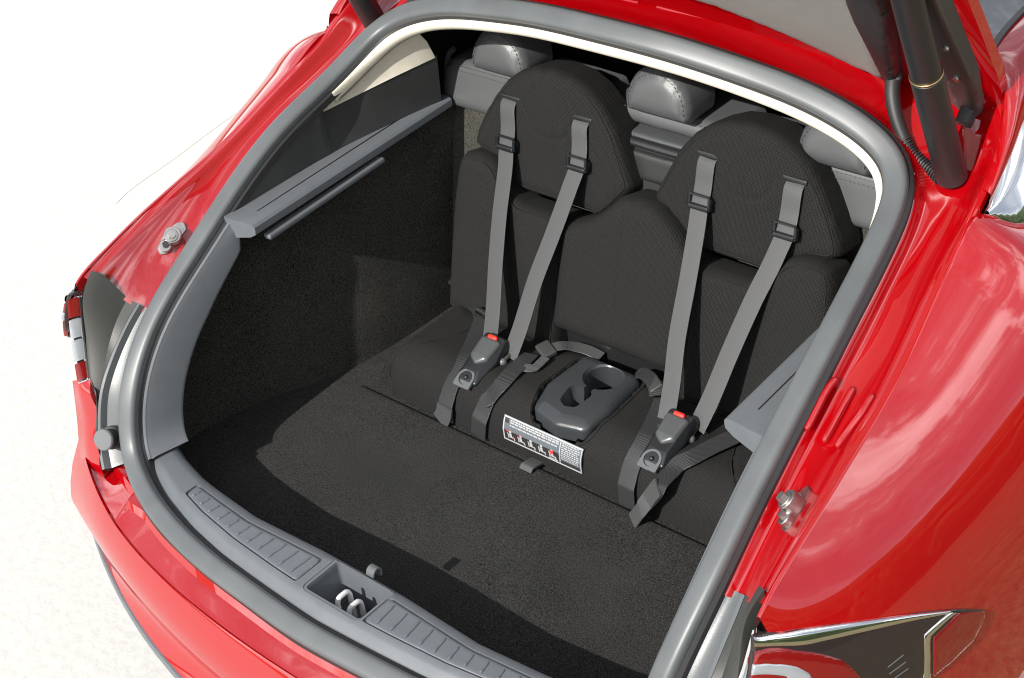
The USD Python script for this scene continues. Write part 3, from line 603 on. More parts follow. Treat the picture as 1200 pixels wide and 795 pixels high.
# bright headliner edge under the top of the seal
kt = np.arange(int(np.argmin(np.linalg.norm(LOOP[:half + 1] - A(.607, .75, 1.212), axis=1))), int(np.argmin(np.linalg.norm(LOOP - A(-.607, .75, 1.212), axis=1))) + 1)
q = np.abs(np.linspace(-1, 1, len(kt))); tp = np.interp(q, [0, .8, 1], [1, 1, .25])
pr = np.array([(-.022, -.004), (-.025, -.001), (-.030, -.001), (-.035, -.005), (-.037, -.012), (-.036, -.02), (-.03, -.03), (-.022, -.02)])
Pp = LOOP[kt][:, None] + (-.022 + (pr[None, :, :1] + .022) * tp[:, None, None]) * LO[kt][:, None] + pr[None, :, 1:] * LN[kt][:, None]
hl = tri(Pp.reshape(-1, 3), grid_faces(len(kt), len(pr), True)); trimesh.repair.fix_normals(hl)
obj('headliner_edge', hl, 'pale_trim_fabric', car, smooth=50)
# dark cabin beyond the rear seats
hx, hz, y0, y1 = .64, 1.36, 1.06, 3.2
cab = np.array([[(sx * .66, y, .35), (sx * .68, y, .95), (sx * .625, y, 1.22), (sx * .5, y, 1.335), (0, y, 1.36)] for y in (1.035, 1.4, 2.2, 3.2) for sx in (1,)])
for side in (1, -1):
    c_ = sheet(cab * A(side, 1, 1)); obj('cabin_lining', c_, 'cabin_black', car, smooth=40)
obj('cabin_bulkhead', [put(rbox(1.5, .02, 1.3, .004), (0, 3.2, .85))], 'cabin_black', car)
obj('cabin_floor', flat(-.7, 1.0, .7, 3.2, .36), 'cabin_black', car)

# ------------------------------------------------------------ boot floor panel
fl_poly = [(-x, y) for x, y in wp[wp[:, 1] < 1.1]] + [(x, y) for x, y in wp[wp[:, 1] < 1.1][::-1]]
obj('boot_floor', pad(sg.Polygon(fl_poly).buffer(.004), 0.0, .01, lambda u, v, d: np.c_[u, v, .596 + d], step=.03, back=.02), 'floor_carpet', car, smooth=30, label='carpeted edge of the boot floor')
fp = rounded(sg.Polygon([(-.525, .185), (.525, .185), (.525, .619), (-.525, .619)]), .02)
obj('load_floor_panel', pad(fp, .006, .008, lambda u, v, d: np.c_[u, v, .5975 + d + .0012 * (meshkit.noise(np.c_[u * 9, v * 9, u * 0], 3) - .5)], step=.012, back=.012), 'floor_carpet', '/World', smooth=40, label='black carpeted load floor panel in front of the small seats', category='floor panel')

# ------------------------------------------------------------ the raised tailgate
TD = unit(A(0, -.62, .785)); TN = unit(A(0, -.785, -.62)); T0 = A(0, 1.085, 1.425)
def tg(x, b, off):
    x = np.asarray(x, float); b = np.asarray(b, float); off = np.asarray(off, float)
    crown = .055 * (x / .66) ** 4 + .012 * (x / .66) ** 2
    p = T0 + x[..., None] * A(1, 0, 0) + b[..., None] * TD + off[..., None] * TN
    fade = np.clip(1 - b / .5, .25, 1); p[..., 2] -= crown * fade; return p
tgw = lambda b: np.interp(b, [-.1, 0, .1, .3, .6, 1.0, 1.15], [.650, .664, .676, .672, .645, .60, .56])
xg, bg = np.linspace(-1, 1, 61), np.r_[np.linspace(-.105, .1, 16), np.linspace(.14, 1.15, 22)]
X, B_ = np.meshgrid(xg, bg, indexing='ij'); Xw = X * tgw(B_)
edge = np.abs(X)
und = .066 - .030 * np.clip((edge - .93) / .07, 0, 1) ** 2 - .02 * np.clip((-.085 - B_) / .02, 0, 1) - .012 * np.exp(-((B_ + .005) / .012) ** 2) * (edge < .8) * 0
outs = tg(Xw, B_, und); skin = tg(Xw * .998, B_, und - .022)
top_ = sheet(outs); bot_ = sheet(skin)
ring_ = lambda P: np.concatenate([P[:, 0], P[-1, 1:], P[::-1, -1][1:], P[0, ::-1][1:-1]])
ra, rb = ring_(outs), ring_(skin); nR = len(ra)
wl_ = tri(np.vstack([ra, rb]), [f for i in range(nR) for f in ((i, (i + 1) % nR, nR + (i + 1) % nR), (i, nR + (i + 1) % nR, nR + i))])
gate = obj('tailgate', [top_, bot_, wl_], 'red_paint', car, smooth=40, label='raised red tailgate with grey inner lining')
tgm = lambda off: (lambda u, v, d: tg(u, v, d + off))
lin = rounded([(-.475, .018), (-.40, .036), (-.20, .112), (0, .150), (.20, .112), (.30, .078), (.42, .030), (.478, .016), (.500, .16), (.505, 1.0), (-.505, 1.0), (-.500, .16)], .012)
obj('inner_lining', pad(lin, .016, .014, tgm(.0695), step=.011, back=.01), 'lining_grey', gate, smooth=40)
for s in (1, -1):
    q = [(.452, .090), (.445, .12), (.455, .16), (.470, .24), (.474, .4)]
    obj('lining_seam', tube([tg(A(s * x), A(b), A(.0835))[0] for x, b in [(.405, .046), (.408, .07), (.398, .10), (.402, .13), (.398, .17)]], .0016, 6), 'dark_rubber', gate)
    fl = sg.Polygon([(s * x, b) for x, b in [(.480, .010), (.502, .010), (.565, .26), (.575, .5), (.52, .5), (.488, .22)]])
    obj('lining_flange', pad(fl, .030, .010, tgm(.064), step=.012, back=.02), 'black_plastic', gate, smooth=40)
    hp = rounded(sg.Polygon([(s * x, b) for x, b in [(.590, .030), (.612, .006), (.640, .020), (.652, .070), (.660, .14), (.658, .30), (.640, .60), (.612, .60), (.618, .28), (.602, .12)]]), .008)
    pc = obj('hinge_cover', pad(hp, .020, .012, tgm(.058), step=.009, back=.02), 'lamp_housing_plastic', gate, smooth=40)
    for (x, b, r) in ((.634, .135, .006), (.640, .215, .005)):
        p = tg(A(s * x), A(b), A(.076))[0]; obj('screw', put(from_man(m3.Manifold.cylinder(.006, r, r * .9, 12)), p, basis(TN)), 'steel', pc)
    p = tg(A(s * .628), A(.040), A(.07))[0]
    obj('rubber_buffer', put(cyl(.014, .03), p, basis(unit(TN + A(0, 0, -.2)))), 'dark_rubber', pc)
    # stamped slot with a clip in the frame strip
    bs = [tg(A(s * x), A(b), A(.0665))[0] for x, b in [(.175, .000), (.255, -.006)]]
    obj('frame_clip', put(rbox(np.linalg.norm(np.subtract(*bs)), .014, .006, .0025), np.mean(bs, 0), basis(TN, A(s, 0, 0))), 'red_paint', gate)
    obj('frame_bead', tube([tg(A(s * x), A(b), A(.066))[0] for x, b in [(.02, .022), (.15, .012), (.30, -.008), (.42, -.020)]], .003, 8), 'red_paint', gate)

# power struts between the gutter corners and the tailgate
for s in (1, -1):
    a_ = A(.638 * s, .938, 1.272); b_ = A(.6285 * s, .790, 1.618); dv = unit(b_ - a_); R_ = basis(dv)
    stt = obj('power_strut', put(cyl(.0245, .232, 36, .003), a_, R_), 'black_plastic', car, smooth=40, label=('right' if s > 0 else 'left') + ' black power strut of the tailgate')
    obj('upper_tube', put(cyl(.0225, .34, 36, .002), a_ + dv * .231, R_), 'black_plastic', stt, smooth=40)
    obj('collar_ring', put(cyl(.0252, .0035, 36, .001), a_ + dv * .2315, R_), 'bronze_ring', stt, smooth=40)
    obj('ball_socket', [put(trimesh.creation.icosphere(2, .014), a_ - dv * .008), put(cyl(.008, .05), a_ - dv * .012, basis(A(s, .3, .1)))], 'dark_plastic', stt)
    # wiring conduit
    cp = [(s * x, y, z) for x, y, z in [(.505, .985, 1.385), (.512, .972, 1.368), (.528, .958, 1.338), (.546, .950, 1.312), (.566, .945, 1.290), (.596, .940, 1.276), (.625, .930, 1.270)]]
    path = smooth_path(cp, 200); dl = np.linspace(0, 1, 200); rr = np.where(dl < .5, .0125 - .004 * dl, .0105 + .0016 * np.sign(np.sin(dl * 2 * np.pi * 34)))
    obj('wiring_conduit', tube(path, rr, 14, 200), 'dark_rubber', car, smooth=50, label='corrugated wiring conduit, ' + ('right' if s > 0 else 'left') + ' corner')
    obj('grommet', put(rbox(.026, .02, .016, .005), (s * .503, .990, 1.392), basis(A(s * .3, -.6, .7))), 'lamp_housing_plastic', car)

# roof side, side glass and roof glass beside the tailgate
CUT = np.array([(.706,.905,1.288),(.695,.97,1.345),(.665,1.04,1.395),(.622,1.09,1.418),(.605,1.235,1.425),(.60,1.5,1.44),(.60,1.8,1.45),(.60,2.2,1.45)])
CHT = np.array([(.7195,.886,1.263),(.716,.96,1.306),(.704,1.04,1.348),(.692,1.12,1.376),(.682,1.25,1.398),(.674,1.5,1.41),(.668,1.8,1.415),(.664,2.2,1.41)])
WST = np.array([(.7197,.883,1.259),(.762,.930,1.227),(.780,1.03,1.222),(.795,1.12,1.211),(.808,1.25,1.200),(.822,1.5,1.188),(.830,1.8,1.18),(.835,2.2,1.175)])
for s in (1, -1):
    mid_ = (CUT + CHT) / 2 + A(.010, 0, .012); S2 = A(s, 1, 1)
    rows = [CUT + A(-.004, 0, -.03), CUT + A(-.001, 0, -.004), CUT, CUT * .7 + CHT * .3 + A(.006, 0, .008), mid_, CUT * .2 + CHT * .8 + A(.006, 0, .005), CHT, CHT + A(-.002, 0, -.012)]
    rows = [smooth_path(r, 90) * S2 for r in rows]
    obj('roof_rail', sheet(np.stack(rows), flip=s > 0), 'red_paint', car, smooth=60, label='roof rail beside the ' + ('right' if s > 0 else 'left') + ' rear side window')
    c1, w1 = smooth_path(CHT, 120), smooth_path(WST, 120)
    cm = (c1 + w1) / 2 + A(.008, 0, 0)
    chs = obj('side_window', loft([c1 * S2, (c1 * .85 + w1 * .15 + A(.006, 0, .003)) * S2, (c1 * .7 + w1 * .3 + A(.007, 0, .001)) * S2, cm * S2, (c1 * .10 + w1 * .90 + A(.007, 0, .002)) * S2, w1 * S2, (w1 + A(-.004, 0, -.006)) * S2], 120, flip=s > 0), 'chrome', car, smooth=60, label='chrome-edged rear side window, ' + ('right' if s > 0 else 'left'))
    k0 = int(np.argmin(np.abs(w1[:, 1] - .985)))
    g_ = [(c1 * (1 - f) + w1 * f + A(.011 - .004 * abs(f - .5), 0, 0))[k0:] for f in (.26, .4, .6, .84)]
    obj('pane', loft([g * S2 for g in g_], 110, flip=s > 0), 'tint_glass', chs, smooth=60)
    obj('pane_seal', tube(np.vstack([g_[-1][60::-10], g_[2][:1], g_[1][:1], g_[0][:60:10]]) * S2, .003, 8, 60, straight=True), 'dark_rubber', chs)
    # roof glass
    gl = [smooth_path(CUT + A(-.006, 0, .001), 90) * S2, smooth_path(CUT * A(.6, 1, 1) + A(0, 0, .028), 90) * S2, smooth_path(CUT * A(0, 1, 1) + A(0, .01, .045), 90)]
    gl = [g[14:] for g in gl]
    rg = obj('roof_glass', loft(gl, 60, flip=s > 0), 'tint_glass', car, smooth=60)
    gp = smooth_path(CUT + A(-.0045, 0, .0025), 90) * S2
    obj('roof_seal', ribbon(gp[13:], A(0, 0, 1), .010, .002), 'dark_rubber', rg)

# ------------------------------------------------------------ the rear passenger seats beyond
rear = thing('rear_seat', 'row of grey leather passenger seats behind the two small seats, seen from the back', 'seat')
ym = lambda y0, k=.22: (lambda u, v, d: np.c_[u, y0 + (v - 1.06) * k - d, v])
for s in (1, -1):
    P = sg.Polygon([(s * x, z) for x, z in [(.565, 1.060), (.150, 1.060), (.148, 1.14), (.165, 1.168), (.30, 1.172), (.47, 1.170), (.545, 1.162), (.572, 1.145), (.578, 1.10)]])
    lb = obj('seat_back', pad(rounded(P, .012), .022, .022, ym(1.046), step=.008, back=.08, sculpt=lambda u, v, d: -.0035 * np.exp(-((v - 1.150 - .0 * u) / .0028) ** 2)), 'leather', rear, smooth=50)
    xs2 = np.linspace(.17, .555, 120) * s
    for dz in (.0052, -.0052):
        stitch(np.c_[xs2, 1.046 + (.090 + dz) * .22 - .0232 + 0 * xs2, 1.150 + dz + 0 * xs2], A(0, -1, .2), lb)
    P = sg.Polygon([(s * x, z) for x, z in [(.575, .56), (.575, 1.0615), (.150, 1.0615), (.150, .56)]])
    obj('carpeted_back', pad(P, .012, .02, ym(1.066), step=.02, back=.08), 'seat_rear_carpet', rear, smooth=40)
    obj('side_trim', tube([(s * .583, 1.055, 1.06), (s * .585, 1.068, 1.11), (s * .583, 1.078, 1.15), (s * .570, 1.086, 1.165)], .006, 10), 'channel_paint', rear)
    obj('release_lever', put(rbox(.010, .012, .035, .003), (s * .604, 1.05, 1.115), basis(A(0, .2, 1))), 'black_plastic', rear)
P = sg.Polygon([(-.146, 1.128), (.146, 1.128), (.146, 1.15), (.135, 1.166), (.06, 1.170), (-.06, 1.170), (-.135, 1.166), (-.146, 1.15)])
cb = obj('centre_seat_back', pad(rounded(P, .006), .022, .02, ym(1.055), step=.007, back=.10), 'leather', rear, smooth=50)
stitch(np.c_[np.linspace(-.135, .135, 90), np.full(90, 1.055 + .103 * .22 - .0222), np.full(90, 1.1630)], A(0, -1, .2), cb)
P = sg.Polygon([(-.146, .56), (.146, .56), (.146, 1.127), (-.146, 1.127)])
obj('carpeted_back', pad(P, .010, .02, ym(1.066), step=.02, back=.08), 'seat_rear_carpet', rear, smooth=40)
for k, (cx, z0) in enumerate(((-.392, 1.170), (.000, 1.174), (.374, 1.170))):
    w0, h = .074, .096; th = np.linspace(0, np.pi, 40)
    dome = [(cx + w0 * math.copysign(abs(math.cos(t)) ** .97, math.cos(t)) * (1 if math.sin(t) < .3 else 1), z0 + .022 + (h - .022) * math.sin(t) ** 1.0) for t in th]
    P = rounded(sg.Polygon([(cx - w0 * .97, z0), (cx + w0 * .97, z0)] + dome).buffer(0), .010)
    hr = obj('headrest', pad(P, .026, .042, ym(1.018, .16), step=.006, back=.070, sculpt=lambda u, v, d: -.003 * np.exp(-((d - .013) / .0022) ** 2)), 'leather', rear, smooth=50)
    e = P.buffer(-.0105).exterior; L_ = e.length; pts = np.array([e.interpolate(t).coords[0] for t in np.linspace(0, L_, 260)])
    pts = pts[pts[:, 1] > z0 + .012]; o_ = np.argsort(np.arctan2(pts[:, 0] - cx, pts[:, 1] - z0)); pts = pts[o_]
    stitch(np.c_[pts[:, 0], 1.018 + (pts[:, 1] - 1.06) * .16 - .0182, pts[:, 1]], A(0, -1, .15), hr)
    for sx in (-1, 1): obj('headrest_post', put(cyl(.006, .07), (cx + sx * .05, 1.10, z0 - .05)), 'steel', hr)
# plastic tether cover below the centre headrest
P = rounded(sg.Polygon([(-.118, 1.126), (.122, 1.126), (.115, 1.105), (.045, 1.000), (.012, .978), (-.030, .978), (-.055, .995), (-.112, 1.09)]), .012)
Pi = rounded(sg.Polygon([(-.098, 1.121), (.104, 1.121), (.094, 1.098), (.036, 1.008), (.006, .992), (-.024, .992), (-.042, 1.006), (-.094, 1.092)]), .010)
y3 = lambda y0: (lambda u, v, d: np.c_[u, y0 + (v - 1.06) * .25 - d, v])
tc = obj('tether_cover', pad(P.difference(Pi) if False else P, .007, .009, y3(1.020), step=.006, back=.03), 'buckle_silver', rear, smooth=40)
obj('cover_recess', pad(rounded(sg.Polygon([(-.098, 1.121), (.104, 1.121), (.094, 1.098), (.036, 1.008), (.006, .992), (-.024, .992), (-.042, 1.006), (-.094, 1.092)]), .010), .002, .006, y3(1.0145), step=.007, back=.004), 'cabin_black', tc, smooth=40)
obj('cover_lid', pad(rounded(sg.Polygon([(-.083, 1.098), (.091, 1.098), (.084, 1.088), (.040, 1.044), (-.046, 1.044), (-.077, 1.086)]), .006), .008, .009, y3(1.012), step=.006, back=.01), 'lid_plastic', tc, smooth=40)
obj('lid_top', pad(rounded(sg.Polygon([(-.087, 1.119), (.096, 1.119), (.094, 1.102), (-.086, 1.102)]), .006), .010, .010, y3(1.012), step=.006, back=.01), 'black_plastic', tc, smooth=40)
obj('finger_pull', pad(rounded(sg.Polygon([(-.040, 1.040), (.034, 1.040), (.020, 1.006), (.0, .999), (-.020, .999), (-.034, 1.010)]), .008), -.008, .018, y3(1.0122), step=.005, back=.004), 'buckle_silver', tc, smooth=40)

# ------------------------------------------------------------ the two small rear-facing seats
bench = thing('jump_seat', 'double child seat in black mesh cloth set rear-facing in the boot', 'child seat')
Hn = unit(A(0, -1, .2)); Bn = A(0, -.966, .258)
mapH = lambda u, v, d: np.c_[u, .972 + (v - 1.0) * .2, v] + np.asarray(d)[:, None] * Hn
mapB = lambda u, v, d: np.c_[u, .952 + (v - 1.046) * .267, v] + np.asarray(d)[:, None] * Bn
groove = lambda t, w=.0028, a=.0045: -a * np.exp(-(t / w) ** 2)
def dist_line(u, v, line): return shapely.distance(sg.LineString(line), shapely.points(np.c_[u, v]))
HC = .226
for s in (-1, 1):
    out = [(-.202, 1.036), (-.196, 1.062), (-.180, 1.100), (-.155, 1.146), (-.122, 1.190), (-.088, 1.218), (-.048, 1.236), (0, 1.242), (.048, 1.236), (.088, 1.218), (.122, 1.190), (.155, 1.146), (.176, 1.100), (.196, 1.056), (.200, 1.040), (.190, 1.024), (.172, 1.004), (.156, .986), (.135, .966), (-.080, .966), (-.110, .980), (-.128, 1.004), (-.150, 1.018), (-.182, 1.022)]
    out = [(x, z - max(0, z - 1.06) * .075) for x, z in out]
    P = rounded(sg.Polygon([(s * HC + (x if s < 0 else -x), z) for x, z in out]), .012)
    arc = [(s * HC + x, z) for x, z in [(-.062, 1.150), (-.052, 1.118), (-.034, 1.100), (0, 1.092), (.034, 1.100), (.052, 1.118), (.062, 1.150)]]
    edge_ = P.buffer(-.022).exterior
    def sc(u, v, d):
        return groove(dist_line(u, v, arc), .002, .003) + groove(shapely.distance(edge_, shapely.points(np.c_[u, v])), .0022, .0022) * (v > 1.06) + .006 * np.exp(-(((u - s * HC) / .075) ** 2 + ((v - 1.14) / .08) ** 2) * 1.2)
    hp = obj('head_pad', pad(P, .020, .026, mapH, step=.0055, back=.058, sculpt=sc, uv=True), 'mesh_fabric', bench, smooth=60)
    ex = P.buffer(-.012).exterior; pc_ = np.array([ex.interpolate(t, normalized=True).coords[0] for t in np.linspace(0, 1, 160)])
    obj('piping', tube(mapH(pc_[:, 0], pc_[:, 1], np.full(160, .0172)), .0015, 6, 160, straight=True), 'mesh_fabric', hp, smooth=60)
    for x0, lean in ((.326, .0), (.146, .0)):
        obj('belt_slot', put(rbox(.050, .006, .010, .0028), mapH(A(s * x0), A(1.152), A(.0195))[0], basis(A(0, .2, 1), A(1, 0, 0))), 'black_plastic', hp)
    # lower backrest of each seat
    out = [(.447, .690), (.449, .80), (.447, .93), (.440, 1.000), (.430, 1.026), (.405, 1.036), (.365, 1.034), (.340, 1.022), (.322, 1.000), (.304, .978), (.270, .962), (.150, .962), (.150, .690)]
    P = rounded(sg.Polygon([(s * x, z) for x, z in out]), .010)
    sc = lambda u, v, d: groove(np.abs(u) - .335 - (v - .7) * .05, .002, .0025) + groove(np.abs(u) - .20, .002, .002) * 0 - .010 * np.exp(-((np.abs(u) - .26) / .09) ** 2) * np.clip(d / .03, 0, 1)
    bk_ = obj('backrest', pad(P, .028, .032, mapB, step=.0065, back=.05, sculpt=sc, uv=True), 'mesh_fabric', bench, smooth=60)
    ex = P.buffer(-.012).exterior; pc_ = np.array([ex.interpolate(t, normalized=True).coords[0] for t in np.linspace(0, 1, 200)])
    obj('piping', tube(mapB(pc_[:, 0], pc_[:, 1], np.full(200, .0216)), .0014, 6, 200, straight=True), 'mesh_fabric', bk_, smooth=60)
out = [(-.164, .735), (-.164, .955), (-.110, .972), (-.085, .985), (-.060, 1.006), (-.036, 1.033), (-.012, 1.045), (.030, 1.047), (.062, 1.041), (.092, 1.021), (.122, .994), (.146, .970), (.164, .957), (.164, .735)]
P = rounded(sg.Polygon(out), .016)
cpan = obj('centre_panel', pad(P, .030, .034, mapB, step=.006, back=.05, sculpt=lambda u, v, d: groove(u + .004, .0018, .0028) + groove(np.abs(u) - .128, .0018, .0022), uv=True), 'mesh_fabric', bench, smooth=60)
0 and stitch(np.c_[np.full(90, -.0015), .952 + (np.linspace(.75, 1.03, 90) - 1.046) * .267 - .0295, np.linspace(.75, 1.03, 90) + .0075], Bn, cpan, length=.004, gap=.004, mat_='webbing_grey')

# cushion
co = rounded(sg.Polygon([(-.052, .655), (.016, .640), (.080, .655), (.088, .72), (.080, .835), (-.064, .835), (-.072, .72)]), .022)
CP = rounded(sg.Polygon([(-.452, .630), (.452, .630), (.452, .70), (.450, .885), (-.450, .885), (-.452, .70)]), .042)
seamL = [(-.448, .628), (-.400, .672), (-.350, .735), (-.328, .800)]
def csculpt(u, v, d):
    a = np.abs(u)
    h = -.010 * np.exp(-((a - .23) / .085) ** 2 - ((v - .80) / .07) ** 2) + .006 * np.exp(-((a - .42) / .03) ** 2) * np.clip((v - .64) / .06, 0, 1)
    h = h + groove(dist_line(-a, v, seamL), .0022, .003) + groove(a - .135, .0022, .003) * (v < .9)
    h = h - .085 * shapely.contains(co.buffer(.0005), shapely.points(np.c_[u, v]))
    return h * np.clip(d / .02, 0, 1) + .002 * (meshkit.noise(np.c_[u * 14, v * 14, u * 0], 5) - .5) * np.clip(d / .02, 0, 1)
ZB, DP, RC = .640, .076, .078
mapC = lambda u, v, d: np.c_[u, v - np.where(d <= 0, 0, 0), ZB + d]
cushion = obj('cushion', pad(CP, DP, RC, mapC, step=.007, back=.038, sculpt=csculpt, uv=True), 'cushion_fabric', bench, smooth=60)
def cush_z(x, y):
    x, y = np.atleast_1d(x).astype(float), np.atleast_1d(y).astype(float); p = shapely.points(np.c_[x, y]); d = shapely.distance(CP.exterior, p) * shapely.contains(CP, p)
    q = np.clip(d / RC, 0, 1); return ZB + DP * np.sqrt(1 - (1 - q) ** 2) + csculpt(x, y, d)
obj('cushion_base', prism(CP.buffer(-.022), .024).apply_translation((0, 0, .598)), 'black_plastic', bench)
pe = np.array(CP.buffer(.0005).exterior.coords); pe = pe[(pe[:, 1] < .8)]; pe = pe[np.argsort(pe[:, 0])]

obj('seat_base', put(rbox(.86, .045, .17, .01), (0, .905, .685)), 'black_plastic', bench)
for s in (1, -1):
    sl_ = smooth_path(np.array(seamL) * [-s, 1], 60)[2:-2]
    obj('seam', tube(np.c_[sl_, cush_z(sl_[:, 0], sl_[:, 1]) + .0012], .0013, 6, 60, straight=True), 'mesh_fabric', cushion)
xq = np.linspace(-.42, .42, 160)
obj('seam', tube(np.c_[xq, np.full(160, .6335), ZB + DP * np.sqrt(1 - (1 - .0715) ** 2) * np.ones(160) + .0008], .0011, 6, 160, straight=True), 'mesh_fabric', cushion) if False else None
# cup holder
def tilted(P, z0, z1, dz):                                         # a slice whose top falls towards the front
    q = to_man(prism(P, z1 - z0)).translate((0, 0, z0)); return q.warp(lambda p: (p[0], p[1], p[2] + dz * np.clip((.80 - p[1]) / .15, 0, 1.1) ** 2)) if dz else q
def dome(p):                                                       # lets the holder fall away to the front and sides
    f = np.clip((.77 - p[1]) / .13, 0, 1); return (p[0], p[1], p[2] - (.016 * f * f + .004 * ((p[0] - .008) / .08) ** 2) * np.clip((p[2] - .70) / .03, 0, 1))
cupc = (.020, .786)
ringz = [(.000, .690), (-.0005, .712), (-.002, .7185), (-.005, .7240), (-.009, .7280), (-.014, .7305), (-.022, .7320)]
S_ = m3.Manifold.batch_hull([man_prism(co.buffer(o_), .68, z_) for o_, z_ in ringz])
cut = m3.Manifold.batch_hull([m3.Manifold.cylinder(.001, .0375, .0375, 64).translate((*cupc, .7275)), m3.Manifold.cylinder(.004, .0325, .0325, 64).translate((*cupc, .664))]) + m3.Manifold.batch_hull([m3.Manifold.cylinder(.001, .0375, .0375, 64).translate((*cupc, .7270)), m3.Manifold.cylinder(.02, .0405, .050, 64).translate((*cupc, .7305))])
key = rounded(sg.Polygon([(-.014, .734), (.034, .734), (.026, .690), (.008, .684), (-.008, .692)]), .010)
cut = cut + m3.Manifold.batch_hull([man_prism(key, .70, .712), man_prism(key.buffer(.004), .722, .76), man_prism(key.buffer(-.006), .676, .69)]) + man_prism(rounded(sg.box(.010, .72, .028, .77), .002), .690, .76)
S_ = (S_.refine_to_length(.006) - cut.refine_to_length(.01)).warp(dome)
ch = obj('cup_holder', from_man(S_), 'cup_plastic', bench, smooth=40)
obj('cup_floor', put(cyl(.033, .004, 40), (*cupc, .661)), 'black_plastic', ch); obj('recess_floor', prism(key.buffer(.004), .003).apply_translation((0, 0, .674)), 'black_plastic', ch)
obj('key_tab', put(rbox(.014, .004, .003, .001), (.012, .686, .6795)), 'bright_plastic', ch)
rimp = co.buffer(.010).exterior; cc = np.array([rimp.interpolate(t, normalized=True).coords[0] for t in np.linspace(0, 1, 120)])
obj('piping', tube(np.c_[cc, cush_z(cc[:, 0], cc[:, 1]) + .0005], .0022, 8, 200, straight=True), 'cushion_fabric', ch, smooth=60)

# printed warning label wrapped over the cushion's front edge
lab = [(-0.106, 0.628, 0.687), (0.101, 0.628, 0.696), (0.082, 0.628, 0.627), (-0.143, 0.628, 0.618)]
lx0, lx1 = -.112, .084
arcp = np.array([(.6272, .628), (.6272, .634), (.6272, .6395)] + [(.6272 + RC * q - .0012 * (1 - q), ZB + DP * math.sqrt(1 - (1 - q) ** 2) + .0012) for q in np.linspace(.01, .155, 14)])
arcd = np.r_[0, np.cumsum(np.linalg.norm(np.diff(arcp, axis=0), axis=1))]; LW = lx1 - lx0; LH = arcd[-1]
def lmap(off): return lambda u, v, d: np.c_[lx0 + u, np.interp(v, arcd, arcp[:, 0]) - (d + off) * .8, np.interp(v, arcd, arcp[:, 1]) + (d + off) * .4]
wl = obj('warning_label', pad(sg.box(0, 0, LW, LH), .0004, .002, lmap(.0004), step=.004, back=.0008), 'printed_grey', bench, smooth=40)
def ink(polys, m_, off=.0011, name='print'):
    ms = [pad(p, .0001, .001, lmap(off), step=.0035, back=.0002) for p in polys]; return obj(name, ms, m_, wl, smooth=40, kind='stuff')
bx = lambda a, b, c, d: sg.box(a, b, c, d)
ink([bx(.001, .001, LW - .001, .004), bx(.001, LH - .004, LW - .001, LH - .001), bx(.001, .004, .004, LH - .004), bx(LW - .003, .004, LW - .001, LH - .004), bx(.142, .004, .1442, LH - .004)], 'printed_white', name='border')
ink([bx(.0042, .0045, .1415, .026)], 'printed_black', name='picture_field'); ink([bx(.1445, .0045, LW - .0035, .012)], 'printed_black', name='picture_field')
r2 = random.Random(4); bars = []
for yv in (LH - .0085, LH - .0128, LH - .019):
    x = .018 if yv > LH - .02 else .006
    while x < .136:
        w_ = r2.uniform(.003, .011); bars.append(bx(x, yv, min(x + w_, .139), yv + .0028)); x += w_ + .0016
for yv in np.arange(.0155, LH - .006, .0042):
    x = .147
    while x < LW - .010:
        w_ = r2.uniform(.003, .008); bars.append(bx(x, yv, min(x + w_, LW - .006), yv + .0022)); x += w_ + .0014
ink(bars, 'printed_white', .0014, 'small_print')
def figure(cx, kind):
    f = [sg.Point(cx, .0245).buffer(.0032, 6), sg.Polygon([(cx - .004, .0205), (cx + .003, .021), (cx + .004, .012), (cx - .003, .011)]), sg.Polygon([(cx - .003, .0135), (cx + .010, .0135), (cx + .010, .0105), (cx - .003, .0105)]), sg.Polygon([(cx + .0075, .012), (cx + .010, .012), (cx + .0105, .0065), (cx + .008, .0065)]), sg.Polygon([(cx - .008, .022), (cx - .0055, .022), (cx - .004, .009), (cx - .0065, .008)])]
    return f
ink([p for k, cx in enumerate((.020, .046, .072, .098, .124)) for p in figure(cx, k)] + [bx(.116, .005, .138, .0075)], 'printed_white', .0014, 'pictogram')
ink([bx(.011, .024, .016, .027), bx(.042, .024, .047, .027), sg.Polygon([(.119, .025), (.128, .027), (.126, .015), (.121, .016)]), bx(.026, .010, .029, .016)], 'printed_red', .0016, 'red_mark')
ink([bx(.0045, LH - .0145, .0145, LH - .0045)], 'printed_black', .0014, 'symbol_field')
# pull tab of the folding floor
ft = [(-0.032, 0.632)]
obj('floor_pull_tab', ribbon([(ft[0][0] - .0, .634, .604), (ft[0][0], .618, .609), (ft[0][0], .602, .612), (ft[0][0], .594, .606)], A(0, 0, 1), .030, .002), 'webbing_grey', '/World', label='short grey webbing pull tab under the printed label', category='pull tab')

